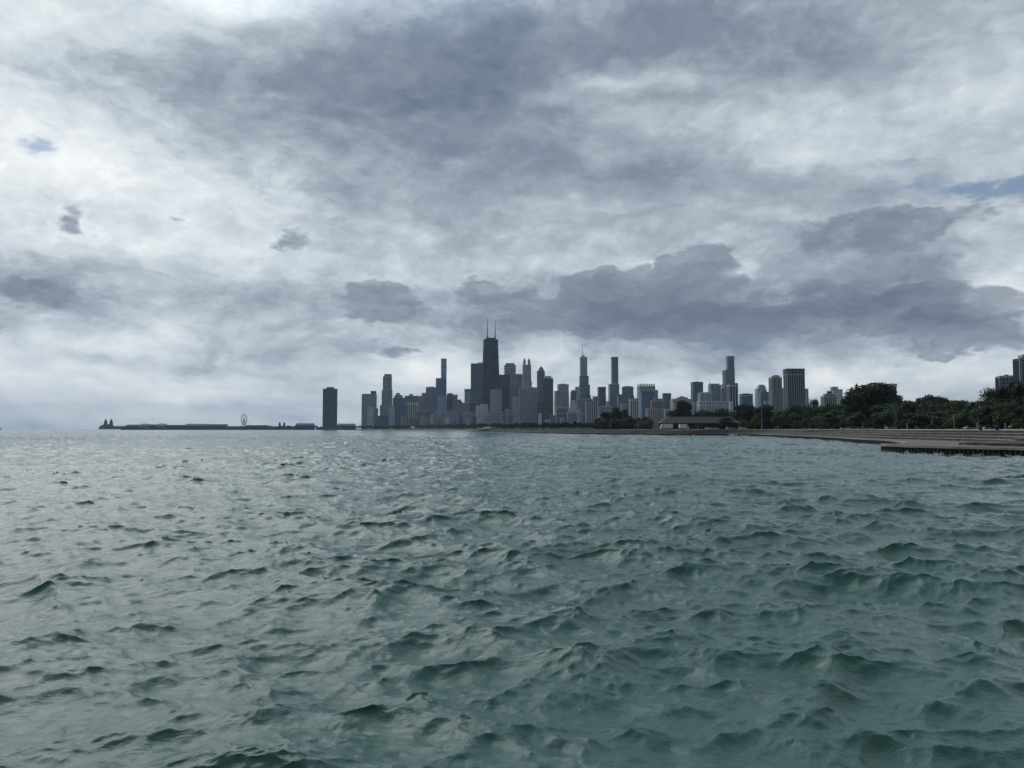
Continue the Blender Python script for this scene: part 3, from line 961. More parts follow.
# the rest of the skyline, left to right: (name, label, distance, facade, storeys from the ground up, turn, depth ratio, extras)
TW = [
    ('apartment_tower', 'grey slab tower at the left end of the main cluster with a dark taller core', 3250, 'grey', [(361.6, 376.8, 394.3)], 8, .8, [('plant', 3.2, .36, .28, darktrim_m)]),
    ('apartment_block', 'pale apartment block in front of the leftmost grey slab tower', 3050, 'pale', [(367.2, 374.0, 407.4)], 8, .9, [('plant', 1, .5)]),
    ('apartment_block', 'dark narrow block at the right foot of the leftmost grey slab', 3100, 'midgrey', [(373.8, 378.2, 408.4)], 5, .9, []),
    ('office_block', 'low dark blue glass block between the leftmost slab and the stepped stone tower', 2950, 'blue', [(377.5, 388.9, 416.0)], 8, .7, [('plant', .8, .5)]),
    ('stone_tower', 'tall grey stone tower with stepped shoulders, left of the long row of blocks', 3300, 'grey', [(380.0, 393.0, 405.5), (381.6, 392.4, 390), (382.6, 391.8, 376.8), (383.9, 391.5, 374.4)], 6, .8, [('piers', 6, .3, trim_m)]),
    ('apartment_block', 'pale block with a flat roof against the right foot of the grey stone tower', 2900, 'pale', [(388.9, 395.6, 407.6)], 6, .9, [('plant', .8, .4)]),
    ('apartment_tower', 'stepped grey masonry block behind the dark blue glass one', 3350, 'midgrey', [(392.8, 406.0, 398), (394.4, 402.6, 395.4), (396.0, 399.8, 393.2)], 6, .8, []),
    ('office_block', 'dark blue glass block left of the white striped block', 2850, 'blue', [(395.2, 407.0, 405.8)], 7, .7, [('plant', 1.0, .5)]),
    ('apartment_block', 'white block with dark vertical window strips near the water', 2750, 'dark', [(406.7, 418.6, 402.0)], 4, .6, [('piers', 6, .42, white_m), ('band', [403.3], 1.3, white_m)]),
    ('apartment_block', 'low brown brick block at the foot of the white striped one', 2650, 'brick', [(408.6, 420.0, 418.6)], 4, .7, [('plant', .8, .4)]),
    ('apartment_tower', 'wide grey block behind the white striped block', 3400, 'midgrey', [(404.5, 422.4, 396.2), (409, 413, 394.3)], 6, .5, []),
    ('apartment_tower', 'grey shouldered tower right behind the white striped block', 3150, 'purple', [(417.8, 427.0, 397), (421.6, 426.6, 393.1)], 6, .8, []),
    ('apartment_tower', 'flat topped purple grey slab left of the slender stepped blue tower', 3200, 'purple', [(425.8, 436.4, 387.6)], 6, .7, [('plant', .8, .6)]),
    ('apartment_block', 'low purple grey block below the flat topped purple slab', 2700, 'midgrey', [(417.8, 432.5, 411.2)], 4, .7, [('plant', 1, .4)]),
    ('slender_tower', 'slender blue glass tower rising in two steps left of the tallest black one', 3700, 'blue', [(435.4, 446.6, 400), (435.7, 446.4, 378.6), (440.8, 446.4, 358.8, 'paleblue')], 6, .8, [('band', [366.5], 1.0, darktrim_m, 2)]),
    ('office_block', 'pale topped glass block in front of the slender blue tower', 2900, 'paleblue', [(437.6, 447.0, 396.2)], 6, .8, [('band', [397.6], 1.4, trim_m)]),
    ('office_block', 'dark cube topped block right beside the slender blue tower', 3150, 'dark', [(446.8, 453.0, 394.0)], 6, .9, [('plant', .8, .5)]),
    ('apartment_block', 'grey block with twin roof huts right of the slender blue tower', 3100, 'midgrey', [(452.4, 457.6, 395.4)], 6, .9, [('plant', 1, .3, -.25), ('plant', 1, .3, .25)]),
    ('apartment_block', 'small dark stepped block in the dip before the grey tower pair', 3200, 'dark', [(456.6, 462.4, 401.8), (457.6, 461.0, 399.8)], 6, .8, []),
    ('apartment_block', 'broad pale masonry block low in the row below the slender blue tower', 2600, 'lowpale', [(434.6, 458.2, 411.6)], 4, .6, [('plant', 1, .2, -.2), ('plant', 1.2, .15, .25)]),
    ('apartment_block', 'low tan block between the broad pale block and the domed tower', 2650, 'purple', [(457.4, 469.2, 403.4)], 5, .7, [('plant', .8, .3)]),
    ('apartment_block', 'low pale block with stepped roof under the domed dark tower', 2500, 'lowpale', [(462.4, 477.0, 412.4)], 3, .6, [('plant', 1.1, .3, -.2)]),
    ('office_tower', 'grey blue slab peeping out left of the flat grey slab', 3250, 'paleblue', [(464.4, 471.4, 389.2)], 6, .8, [('band', [390.6], .9, darktrim_m)]),
    ('office_tower', 'flat grey slab touching the left side of the tallest black tower', 3150, 'midgrey', [(470.8, 483.6, 363.9)], 5, .6, [('plant', 1.2, .4, .25), ('piers', 10, .3, darktrim_m)]),
    ('domed_tower', 'dark round topped tower in front of the flat grey slab', 2700, 'dark', [(468.9, 476.2, 400.2)], 5, .9, [('dome', 2.2, .38), ('band', [401.6], .7, trim_m)]),
    ('apartment_block', 'pale low block at the left foot of the tallest black tower', 2500, 'pale', [(475.8, 488.2, 406.0), (480.4, 487.2, 404.2)], 5, .6, []),
    ('apartment_tower', 'grey glass block in front of the base of the tallest black tower', 2800, 'blue', [(474.4, 482.0, 397.0)], 5, .8, []),
    ('setback_tower', 'striped stone setback tower with a small mast right in front of the tallest black tower', 2600, 'grey', [(487.6, 504.0, 412.6), (490.5, 501.7, 390.0)], 5, .7, [('piers', 7, .42, trim_m, 1), ('spire', 496.4, 384.4, 1.3)]),
    ('apartment_block', 'low pale row of flats under the striped stone setback tower', 2450, 'lowpale', [(484.8, 503.4, 415.2)], 3, .5, [('plant', .8, .3, .2)]),
    ('office_tower', 'dark blue black slab touching the right side of the tallest black tower', 3000, 'dark', [(498.6, 510.1, 375.2)], 5, .7, []),
    ('office_tower', 'pale grey tower with clipped crown behind the dark blue black slab', 3250, 'grey', [(504.0, 515.8, 365.4), (505.6, 514.4, 363.6)], 5, .8, [('band', [367.6], .8, trim_m)]),
    ('apartment_tower', 'grey block under the clipped crown tower', 2950, 'midgrey', [(509.6, 519.6, 384.0)], 5, .8, [('plant', .8, .4)]),
    ('office_tower', 'plain grey slab left behind the twin turreted tower', 3300, 'midgrey', [(515.4, 523.0, 374.4)], 5, .8, []),
    ('turreted_tower', 'tan stone tower with twin lantern turrets on its roof', 3150, 'tan', [(521.6, 531.8, 381), (522.4, 531.2, 365.2)], 5, .9, [('cupolas', 7.0), ('piers', 5, .3, trim_m)]),
    ('apartment_block', 'narrow tan block at the left foot of the wide ribbed slab', 2600, 'tan', [(512.8, 518.8, 397.2)], 4, .9, [('piers', 3, .3, trim_m)]),
    ('office_slab', 'wide ribbed grey slab in front of the twin turreted tower', 2700, 'midgrey', [(519.0, 538.2, 388.2)], 3, .5, [('piers', 11, .3, trim_m), ('plant', .8, .3, .3)]),
    ('pyramid_tower', 'dark stone tower with a pointed pyramid roof', 3050, 'purple', [(537.2, 544.8, 371.0), (538.6, 543.8, 369.4)], 5, .9, [('pyramid', 3.4, 1.0), ('piers', 4, .3, darktrim_m)]),
    ('office_tower', 'dark brown tower with a pale rooftop box right of the pyramid roof', 2800, 'darkbrown', [(542.6, 553.2, 378.6)], 4, .8, [('plant', 2.4, .7, 0, trim_m), ('piers', 8, .3, darktrim_m)]),
    ('office_block', 'low dark gap block between the ribbed slab and the dark brown tower', 2680, 'dark', [(537.4, 543.2, 402.0)], 4, .9, []),
    ('apartment_tower', 'blocky grey tower with a lower left shoulder right of the dark brown one', 3000, 'grey', [(554.2, 569.0, 391.2), (557.4, 568.8, 384.6)], 5, .7, [('band', [386.4], .9, trim_m, 1), ('plant', .8, .5)]),
    ('brick_block', 'reddish brick block with a pale roof below the blocky grey tower', 2500, 'brick', [(555.6, 567.4, 408.2)], 4, .8, [('plant', 1.0, .7, 0, trim_m), ('band', [413.5], .5, trim_m)]),
    ('apartment_block', 'small grey block left of the reddish brick block', 2550, 'midgrey', [(549.8, 557.2, 415.4)], 4, .8, []),
    ('office_tower', 'dark rounded tower just left of the stepped glass spire tower', 3200, 'dark', [(570.4, 576.2, 392.0), (571.4, 575.4, 390.4)], 5, .9, []),
    ('office_tower', 'narrow pale blue tower touching the stepped glass spire tower', 3350, 'paleblue', [(575.0, 579.4, 387.0)], 5, .9, []),
    ('apartment_block', 'pale mid rise in the row under the stepped glass spire tower', 2600, 'pale', [(569.6, 577.0, 404.0), (572.2, 575.6, 400.4)], 4, .8, []),
    ('apartment_block', 'long grey low block beneath the stepped glass spire tower', 2450, 'purple', [(566.6, 586.0, 413.0)], 4, .5, [('plant', 1.0, .3, -.2)]),
    ('apartment_block', 'grey mid rise with a roof hut right under the stepped glass spire tower', 2750, 'midgrey', [(576.8, 592.6, 399.2)], 4, .6, [('plant', 1.2, .3, .1)]),
    ('apartment_block', 'pale striped flats right below the stepped glass spire tower', 2400, 'dark', [(585.6, 597.6, 401.6)], 4, .6, [('piers', 5, .45, trim_m)]),
    ('office_tower', 'small grey tower left beside the square dark blue tower', 3050, 'midgrey', [(592.6, 598.4, 396.6)], 5, .9, []),
    ('office_tower', 'square dark blue tower between the glass spire tower and the two step slab', 3100, 'dark', [(597.6, 606.0, 387.2)], 5, .8, [('band', [388.6], .8, darktrim_m)]),
    ('apartment_block', 'grey low block in front of the square dark blue tower', 2500, 'grey', [(597.0, 612.6, 407.0)], 4, .6, [('plant', 1, .3)]),
    ('two_step_tower', 'tall blue grey slab on a wider lower half, right of the square dark blue tower', 3150, 'midgrey', [(608.4, 619.4, 384.4), (611.3, 618.6, 357.2, 'blue')], 5, .8, [('band', [383.4], 2.0, trim_m, 1), ('band', [358.2], .9, darktrim_m, 1)]),
    ('apartment_block', 'small dark block right of the wider lower half of the two step slab', 3000, 'blue', [(617.2, 623.6, 394.6)], 5, .9, []),
    ('office_tower', 'broad blue glass tower right of the tall two step slab', 3100, 'blue', [(620.6, 634.2, 396.0), (622.0, 633.6, 387.0)], 5, .7, [('plant', .8, .6)]),
    ('striped_block', 'dark slab with bold white vertical ribs rising above the dark trees', 1900, 'black', [(629.2, 638.4, 398.8)], 3, .7, [('piers', 4, .45, white_m), ('band', [399.8], .9, white_m)]),
    ('crowned_tower', 'wide grey tower with a toothed crown', 2900, 'grey', [(637.2, 658.2, 390.4), (637.2, 655.4, 386.6)], 5, .6, [('crenels', 7, 2.6)]),
    ('office_tower', 'blue glass slab in front of the tower with the toothed crown', 2500, 'blue', [(639.6, 654.6, 391.8)], 5, .6, []),
    ('office_tower', 'brown stepped block with a slanting left side right of the blue glass slab', 2300, 'brick', [(645.6, 663.4, 409.0), (650.4, 663.2, 401.0), (653.4, 663.0, 399.0)], 4, .6, [('piers', 7, .25, trim_m)]),
    ('office_tower', 'narrow teal blue tower left of the pavilion roof', 2400, 'teal', [(662.6, 671.2, 393.6)], 4, .9, [('band', [394.6], .8, darktrim_m)]),
    ('apartment_block', 'tan block with a low pointed roof behind the pavilion', 1900, 'tan', [(670.2, 693.0, 399.4), (676.4, 687.8, 397.8)], 4, .5, [('pyramid', 1.8, .9)]),
    ('office_tower', 'dark teal cube tower right of the tan block', 2500, 'teal', [(691.0, 703.4, 382.4)], 4, .8, [('band', [383.4], .9, darktrim_m), ('plant', .7, .4)]),
    ('office_block', 'grey glass block in front of the dark teal cube tower', 2100, 'paleblue', [(697.6, 712.6, 393.6)], 4, .7, [('plant', 1.3, .6)]),
    ('office_tower', 'grey purple tower with a small corner mast left of the tall twin step tower', 2600, 'purple', [(708.4, 721.6, 385.2), (708.8, 719.8, 384.0)], 4, .8, [('spire', 709.6, 379.2, 1.1)]),
    ('office_tower', 'narrow slate tower wedged beside the grey purple one', 2550, 'midgrey', [(720.8, 726.4, 388.4)], 4, .9, []),
    ('long_apartment_block', 'long white gridded flats low behind the trees', 1500, 'lowpale', [(697.2, 728.4, 402.0)], 2, .35, [('piers', 10, .28, white_m), ('band', [401.4, 405.2], .6, white_m), ('plant', 1.0, .12, -.3), ('plant', 1.0, .12, .2)]),
    ('bundled_tower', 'very tall dark bundled tower with a lower left shoulder fading into haze', 4650, 'black', [(721.9, 735.6, 384.0), (722.9, 735.4, 370.4), (727.0, 735.2, 356.4)], 4, .9, [('band', [371.2], 1.2, darktrim_m, 1), ('band', [357.8], 1.4, darktrim_m, 2)]),
    ('ribbed_tower', 'dark tower with pale corner ribs in front of the very tall bundled one', 1850, 'black', [(727.4, 738.2, 383.6)], 3, .9, [('piers', 3, .34, trim_m), ('band', [385.2], 1.6, trim_m)]),
    ('office_tower', 'dark teal block right of the pale ribbed dark tower', 2300, 'teal', [(739.4, 753.0, 394.4)], 3, .7, [('plant', .8, .6), ('band', [395.6], .6, trim_m)]),
    ('apartment_tower', 'pale blue stepped tower standing behind the grey glass block', 2500, 'paleblue', [(755.2, 766.8, 389.0), (757.8, 766.0, 386.2), (758.8, 764.6, 385.0)], 3, .8, []),
    ('office_block', 'grey glass block left of the brown round topped tower', 2100, 'blue', [(758.2, 770.2, 392.2)], 3, .8, [('plant', .9, .4)]),
    ('apartment_block', 'low pale block poking over the trees left of the grey glass one', 1500, 'pale', [(739.8, 757.2, 408.2)], 3, .4, []),
    ('round_top_tower', 'brown ribbed tower with a stepped round top left of the big striped slab', 1650, 'darkbrown', [(769.4, 782.3, 378.0), (771.2, 780.6, 376.6), (773.4, 779.0, 375.6)], 1, .9, [('piers', 7, .3, trim_m)]),
    ('striped_slab', 'big dark slab with white vertical lines and a pale belt near the top', 1500, 'black', [(784.2, 805.2, 369.4)], 0, .6, [('piers', 8, .17, trim_m), ('band', [374.8], .5, trim_m), ('band', [370.0], .7, darktrim_m)]),
    ('office_tower', 'pale blue tower half hidden behind the big striped slab', 1900, 'paleblue', [(800.0, 808.8, 389.2)], 2, .9, [('plant', .7, .5)]),
    ('apartment_block', 'narrow grey block between the round topped tower and the big striped slab', 1800, 'grey', [(780.6, 785.8, 388.6)], 2, .9, []),
    ('brick_block', 'dark brown stepped flats left of the white stepped flats', 1300, 'darkbrown', [(821.2, 836.6, 396.6), (823.4, 835.4, 394.2), (827.2, 832.2, 391.4)], -2, .7, [('piers', 6, .25, trim_m)]),
    ('apartment_tower', 'pale concrete stepped flats behind the dark brown stepped flats', 1450, 'pale', [(830.8, 843.0, 390.0), (830.8, 838.6, 387.4)], -2, .8, [('plant', .7, .4)]),
    ('brick_block', 'dark brown flats hidden behind the largest tree', 520, 'darkbrown', [(886.4, 897.2, 385.2)], -3, .9, [('plant', .9, .4, -.1)]),
    ('apartment_tower', 'weathered grey flats with roof huts above the trees at the right edge', 720, 'grey', [(997.0, 1016.0, 377.4)], -10, .6, [('plant', 1.6, .18, -.35), ('plant', 2.6, .2, .05), ('plant', 1.9, .18, .35), ('piers', 6, .22, darktrim_m)]),
    ('apartment_tower', 'tall pale flats with dark window strips cut by the right edge of the view', 640, 'pale', [(1015.4, 1046.0, 359.4), (1020.0, 1042.0, 356.0)], -10, .6, [('piers', 9, .35, darktrim_m), ('plant', 2.0, .3, -.1)]),
]
for (nm, lb, d, st, sg, rot, ratio, ex) in TW:
    cat = {'office_tower': 'tower', 'apartment_tower': 'tower', 'apartment_block': 'building', 'office_block': 'building'}.get(nm, 'tower' if 'tower' in nm else 'building')
    tower(nm, lb, cat, d, st, sg, rot, ratio, ex, 'buildings of the city skyline')

# small blocks crowded along the foot of the skyline: x0, x1, top, distance, facade, what tells it apart
LOW = [
    (400.6, 405.4, 417.2, 2650, 'lowpale', 'small pale block below the dark blue glass block'), (420.4, 424.6, 416.4, 2620, 'tan', 'small tan block right of the low brown brick block'),
    (425.2, 429.6, 419.0, 2560, 'purple', 'small slate block below the low purple grey block'), (430.2, 434.2, 414.6, 2600, 'pale', 'small pale block left of the broad pale masonry block'),
    (437.2, 441.8, 419.2, 2500, 'brick', 'small brick block in front of the broad pale masonry block'), (445.2, 449.8, 417.0, 2480, 'pale', 'small white block in front of the broad pale masonry block'),
    (452.0, 456.2, 420.4, 2450, 'midgrey', 'small slate block at the right foot of the broad pale masonry block'), (459.0, 463.0, 416.2, 2440, 'blue', 'small blue glass block below the low tan block'),
    (466.6, 470.8, 419.0, 2380, 'tan', 'small tan block below the domed dark tower'), (472.4, 476.4, 416.8, 2360, 'dark', 'small dark block right below the domed dark tower'),
    (478.0, 482.4, 420.0, 2340, 'pale', 'small pale block below the tallest black tower'), (505.2, 509.4, 409.4, 2420, 'grey', 'small grey block right of the striped stone setback tower'),
    (509.8, 513.2, 414.8, 2400, 'brick', 'small brick block left of the narrow tan block'), (538.6, 541.8, 413.6, 2400, 'pale', 'small pale block in front of the low dark gap block'),
    (545.0, 550.4, 420.0, 2300, 'lowpale', 'small pale block at the foot of the dark brown tower'), (560.2, 565.2, 418.6, 2250, 'grey', 'small grey block in front of the reddish brick block'),
    (568.2, 571.4, 408.8, 2500, 'pale', 'thin pale block right of the reddish brick block'), (577.4, 581.6, 409.4, 2350, 'tan', 'small tan block in the row under the glass spire tower'),
    (581.8, 585.4, 416.2, 2320, 'blue', 'small blue block left of the pale striped flats'), (598.8, 603.2, 413.4, 2300, 'pale', 'small pale block right of the pale striped flats'),
    (606.0, 610.0, 401.6, 2600, 'tan', 'small tan block left of the wider lower half of the two step slab'), (620.4, 626.4, 403.8, 2500, 'grey', 'small grey block below the broad blue glass tower'),
    (664.0, 669.6, 409.4, 2100, 'lowpale', 'small pale block at the foot of the narrow teal tower'), (692.6, 697.2, 403.2, 1800, 'grey', 'small grey block left of the long white gridded flats'),
    (729.0, 733.0, 401.8, 1600, 'pale', 'small pale block right of the long white gridded flats'), (764.2, 768.8, 401.6, 1700, 'lowpale', 'small pale block below the grey glass block'),
]
for (a, b, y, d, st, lb) in LOW:
    tower('low_block', lb, 'building', d, st, [(a, b, y)], 5, .8, [('plant', .8, .35, .15)], 'small blocks at the foot of the skyline')

# ------------------------------------------------------------------ trees
bark = mat('bark', (0.10, 0.085, 0.07), 0.95, 0.3, 2.0)
bark_pale = mat('pale_bark', (0.26, 0.24, 0.21), 0.95, 0.3, 2.0)
LEAF = [leafmat('leaves_dark', (0.030, 0.054, 0.028)), leafmat('leaves_green', (0.055, 0.10, 0.040)), leafmat('leaves_olive', (0.064, 0.082, 0.032)),
        leafmat('leaves_yellow', (0.095, 0.11, 0.03))]
_protos = {}


def crown_mesh(seed, H, rx, z0, n_lobes, n_leaves, leaf, airy=0.0):
    rng = random.Random(seed)
    lobes = []
    for i in range(n_lobes):
        a = rng.uniform(0, 2 * math.pi)
        t = rng.random()
        zz = z0 + (H - z0) * (0.12 + 0.74 * t)
        env = rx * math.sin(math.pi * (0.20 + 0.70 * t)) ** 0.6
        rr = rng.uniform(0.30, 0.46) * rx * (1.1 - .3 * t)
        q = env * math.sqrt(rng.random()) * 0.82
        lobes.append((q * math.cos(a), q * math.sin(a), min(zz, H - rr * .8), rr))
    lobes.append((0, 0, H - 0.3 * rx, 0.3 * rx))
    me_v, me_f = [], []
    for k in range(n_leaves):
        cx_, cy_, cz_, rr = rng.choice(lobes)
        v = Vector((rng.gauss(0, 1), rng.gauss(0, 1), rng.gauss(0, 1))).normalized()
        rad = rr * (rng.random() ** 0.5) * rng.uniform(.95, 1.22 + airy)
        c = Vector((cx_, cy_, cz_)) + Vector((v.x * rad, v.y * rad, v.z * rad * .8))
        n = (v + Vector((rng.gauss(0, .6), rng.gauss(0, .6), rng.gauss(0, .6) + .4))).normalized()
        s = n.orthogonal().normalized()
        s = Matrix.Rotation(rng.uniform(0, 6.28), 3, n) @ s
        t = n.cross(s)
        L = leaf * rng.uniform(.6, 1.4)
        b = len(me_v)
        me_v += [tuple(c + s * L), tuple(c + t * L * .6), tuple(c - s * L), tuple(c - t * L * .6)]
        me_f.append((b, b + 1, b + 2, b + 3))
    me = bpy.data.meshes.new('crown')
    me.from_pydata(me_v, [], me_f)
    return me, lobes


def tree_proto(key):
    """key: (shape, leaf colour, bark)"""
    if key in _protos: return _protos[key]
    shape, lc, bk = key
    spec = {  # H, rx, crown base, lobes, leaves, leaf size, airy
        'round': (12, 5.4, 2.4, 30, 8000, .36, 0), 'tall': (12, 4.0, 2.2, 26, 6000, .34, 0), 'broad': (12, 7.0, 2.2, 34, 9000, .38, 0),
        'airy': (12, 5.6, 3.2, 18, 3400, .30, .25), 'small': (12, 5.2, 3.6, 12, 420, .85, 0), 'bushy': (12, 6.5, 0.8, 30, 8000, .38, 0)}[shape]
    H, rx, z0, nl, nf, lf, ai = spec
    me, lobes = crown_mesh(hash((shape, lc)) % 1000 if False else {'round': 3, 'tall': 8, 'broad': 21, 'airy': 34, 'small': 55, 'bushy': 89}[shape] + lc, H, rx, z0, nl, nf, lf, ai)
    me.materials.append(LEAF[lc])
    bm = bmesh.new()
    tube(bm, (0, 0, -0.3), (0.1, 0, H * .35), .42, .30, 8)
    tube(bm, (0.1, 0, H * .35), (0, 0.1, H * .8), .30, .08, 6)
    if shape != 'small':
        for (a, b, c, r) in lobes[:9]:
            z1 = max(H * .22, c * .45)
            tube(bm, (0.1, 0, z1), (a * .9, b * .9, c), .16, .04, 5)
    tm = bpy.data.meshes.new('trunk')
    bm.to_mesh(tm); bm.free()
    tm.materials.append([bark, bark_pale][bk])
    _protos[key] = (me, tm)
    return _protos[key]


def tree(name, label, x, y, h, wid, key, group, cat='tree', z=3.35):
    me, tm = tree_proto(key)
    base_r = {'round': 5.4, 'tall': 4.0, 'broad': 7.0, 'airy': 5.6, 'small': 5.2, 'bushy': 6.5}[key[0]]
    t = thing(name, label, cat, (x, y, z), random.uniform(0, 6.28), group)
    sx = wid / (2 * base_r * 0.98)
    t.scale = (sx, sx, h / 12.0)
    for nm, m in (('crown', me), ('trunk', tm)):
        o = bpy.data.objects.new(nm, m)
        COL.objects.link(o)
        o.parent = t
    return t


def ptree(px, ytop, d, wpx, key, label, group='park trees along the lakefront', name='park_tree'):
    p = at(px, ytop, d)
    return tree(name, label, p.x, d, p.z - 3.35, wpx / F * d, key, group)


# trees one can tell apart: centre x, top y, distance, width, kind, label
NEAR = [
    (616, 407.0, 700, 17, ('round', 1, 0), 'dark leafy tree below the tall two step slab, left of the white ribbed slab'),
    (625.5, 409.0, 715, 15, ('tall', 0, 0), 'dark bushy tree touching the left side of the white ribbed slab'),
    (605, 411.5, 690, 16, ('airy', 0, 0), 'lower green tree at the left end of the first dark clump'),
    (644, 421.0, 640, 18, ('bushy', 1, 0), 'low bushy tree in front of the blue glass slab beside the truck'),
    (683.5, 400.0, 640, 19, ('round', 0, 0), 'tall dark tree rising behind the pavilion roof at its left'),
    (672, 410.5, 660, 16, ('bushy', 0, 0), 'dark tree peeping over the left end of the pavilion roof'),
    (703, 409.4, 640, 26, ('broad', 0, 0), 'wide dark tree behind the middle of the pavilion roof'),
    (722, 408.0, 640, 24, ('broad', 0, 0), 'wide dark tree behind the right end of the pavilion roof'),
    (727, 417.0, 500, 17, ('airy', 0, 0), 'thin branched dark tree in front of the right end of the pavilion'),
    (745, 403.6, 560, 24, ('round', 0, 0), 'dark round tree right of the pavilion below the teal block'),
    (764, 404.6, 540, 24, ('round', 0, 0), 'dark tree below the brown round topped tower'),
    (755.5, 416.0, 440, 10, ('tall', 3, 0), 'small yellow green tree standing alone before the dark trees'),
    (744, 420.0, 470, 12, ('bushy', 1, 0), 'low green bushy tree left of the small yellow green tree'),
    (780, 409.4, 500, 22, ('round', 1, 0), 'mid green tree under the gap left of the big striped slab'),
    (797, 404.0, 490, 26, ('round', 1, 0), 'mid green tree in front of the big striped slab'),
    (813, 398.6, 520, 15, ('airy', 0, 0), 'thin topped dark tree right of the big striped slab'),
    (817, 406.0, 460, 26, ('broad', 0, 0), 'dark tree between the striped slab and the brown stepped flats'),
    (834, 403.4, 450, 26, ('round', 1, 0), 'green tree in front of the white stepped flats'),
    (826, 412.6, 400, 20, ('round', 1, 0), 'low rounded tree in the front row below the brown stepped flats'),
    (792, 414.0, 420, 20, ('round', 0, 0), 'low dark tree in the front row below the big striped slab'),
    (871, 382.6, 400, 55, ('round', 0, 0), 'largest and darkest tree, a great dome beside the hidden brown flats'),
    (853, 392.0, 385, 26, ('round', 0, 0), 'dark shoulder tree on the left flank of the largest tree'),
    (888, 392.0, 410, 28, ('round', 0, 0), 'dark tree on the right flank of the largest tree'),
    (859, 412.0, 330, 24, ('round', 1, 0), 'low round green tree in front of the left half of the largest tree'),
    (884, 411.2, 310, 24, ('broad', 1, 1), 'wide low green tree in front of the right half of the largest tree'),
    (905, 400.4, 380, 22, ('round', 0, 0), 'dark tree just right of the largest tree'),
    (929, 394.6, 360, 30, ('round', 0, 0), 'tall dark tree midway between the largest tree and the right edge'),
    (944, 397.8, 355, 22, ('round', 0, 0), 'dark tree leaning on the right of the tall midway tree'),
    (915, 412.6, 290, 26, ('round', 2, 1), 'olive brown round tree in the front row under the midway trees'),
    (936, 411.0, 290, 24, ('round', 1, 0), 'dark green round tree right of the olive brown one'),
    (957, 399.6, 320, 26, ('round', 2, 0), 'lighter olive tree right of the tall midway tree'),
    (974, 401.6, 310, 24, ('round', 1, 0), 'green tree between the olive tree and the airy tree'),
    (991, 387.4, 300, 26, ('airy', 0, 0), 'open airy tree with sky through its top by the weathered grey flats'),
    (1012, 381.4, 260, 38, ('round', 0, 0), 'big dark tree below the flats at the right edge'),
    (1030, 378.0, 250, 40, ('round', 0, 0), 'big dark tree cut by the right edge of the view'),
    (986, 405.0, 270, 30, ('round', 1, 0), 'mid green tree in front of the airy tree'),
    (1006, 402.0, 235, 26, ('round', 2, 0), 'olive tree in the front row near the right edge'),
    (1026, 406.0, 225, 28, ('round', 0, 0), 'dark front row tree at the right edge'),
    (961, 413.5, 265, 24, ('round', 1, 1), 'low green tree in the front row under the lighter olive tree'),
]
for (px, yt, d, wp, key, lb) in NEAR:
    ptree(px, yt, d, wp, key, lb)
rng = random.Random(5)
fill = 'dark tree merged into the dense second row of the park tree belt'
for i in range(64):
    px = 772 + i * 4.3 + rng.uniform(-2, 2)
    top = np.interp(px, [772, 800, 815, 845, 870, 897, 905, 930, 950, 970, 990, 1010, 1050], [412, 406, 405, 405, 398, 398, 402, 398, 400, 401, 399, 389, 387]) + rng.uniform(0, 6)
    d = np.interp(px, [772, 850, 900, 950, 1024], [560, 440, 380, 335, 285]) + rng.uniform(-15, 30)
    ptree(px, top, d, 29 + rng.uniform(-4, 6), (('round', 'bushy', 'broad')[i % 3], (0, 0, 1)[i % 3], 0), fill, 'dense park tree belt behind the front row')
for i in range(14):
    px = 598 + i * 3.9 + rng.uniform(-1, 1)
    if 630 < px < 637: continue
    ptree(px, 418.0 + rng.uniform(-2, 3), 660 + rng.uniform(-20, 20), 12, ('bushy', (0, 1)[i % 2], 0),
          'low tree in the dark hedge like row left of the pavilion', 'low trees left of the pavilion')
for i in range(12):
    px = 733 + i * 4.2
    ptree(px, 409.5 + rng.uniform(0, 6), 590 + rng.uniform(-20, 20), 20, ('bushy', 0, 0), 'dark tree merged into the belt right of the pavilion', 'dark trees right of the pavilion')
# front row saplings with pale trunks
for i, (px, yt) in enumerate([(796.5, 420), (802.5, 421), (807, 420.5), (812.5, 421), (819.5, 419.5), (823.5, 421), (843, 420), (868, 421), (897, 419.5), (947, 418.5), (1016, 418)]):
    d = np.interp(px, [790, 850, 900, 950, 1024], [340, 265, 235, 215, 185])
    ptree(px, yt, d, 10, ('tall', 1, 1), 'young tree with a thin pale trunk beside the lakefront path', 'young trees beside the path')
# tree line at the foot of the skyline
SH = [(340, 2720), (355, 2640), (366, 2500), (400, 2470), (436, 2360), (468, 2120), (474, 1700), (492, 1330), (505, 1000), (528, 735), (562, 610), (600, 560)]
for i in range(142):
    px = 357 + i * 1.71 + rng.uniform(-.8, .8)
    d = np.interp(px, [a for a, b in SH], [b for a, b in SH]) + 30 + rng.uniform(0, 50)
    hpx = np.interp(px, [357, 400, 420, 450, 480, 520, 560, 600], [4.2, 3.8, 4.2, 5.2, 5.6, 6.0, 6.8, 7.6]) * rng.uniform(.7, 1.15)
    hh = hpx * d / F
    if hh < 4: hh = 4
    p = at(px, 429, d)
    tree('shore_tree', 'small dark tree in the line along the foot of the skyline', p.x, d, hh, hh * rng.uniform(.8, 1.2), ('small', (0, 1, 0)[i % 3], 0), 'small trees along the foot of the skyline')
for i in range(104):
    px = 118 + i * 2.28 + rng.uniform(-1, 1)
    if 322 < px < 338: continue
    d = 3836 + rng.uniform(-6, 8)
    hh = ((2.6 if px > 246 else 1.5) + rng.uniform(-.5, 1.3)) / F * d
    p = at(px, 429, d)
    tree('pier_tree', 'tiny dark tree in the line along the long pier and spit', p.x, d, hh, hh * 1.3, ('small', 0, 0), 'tiny trees along the pier and spit')

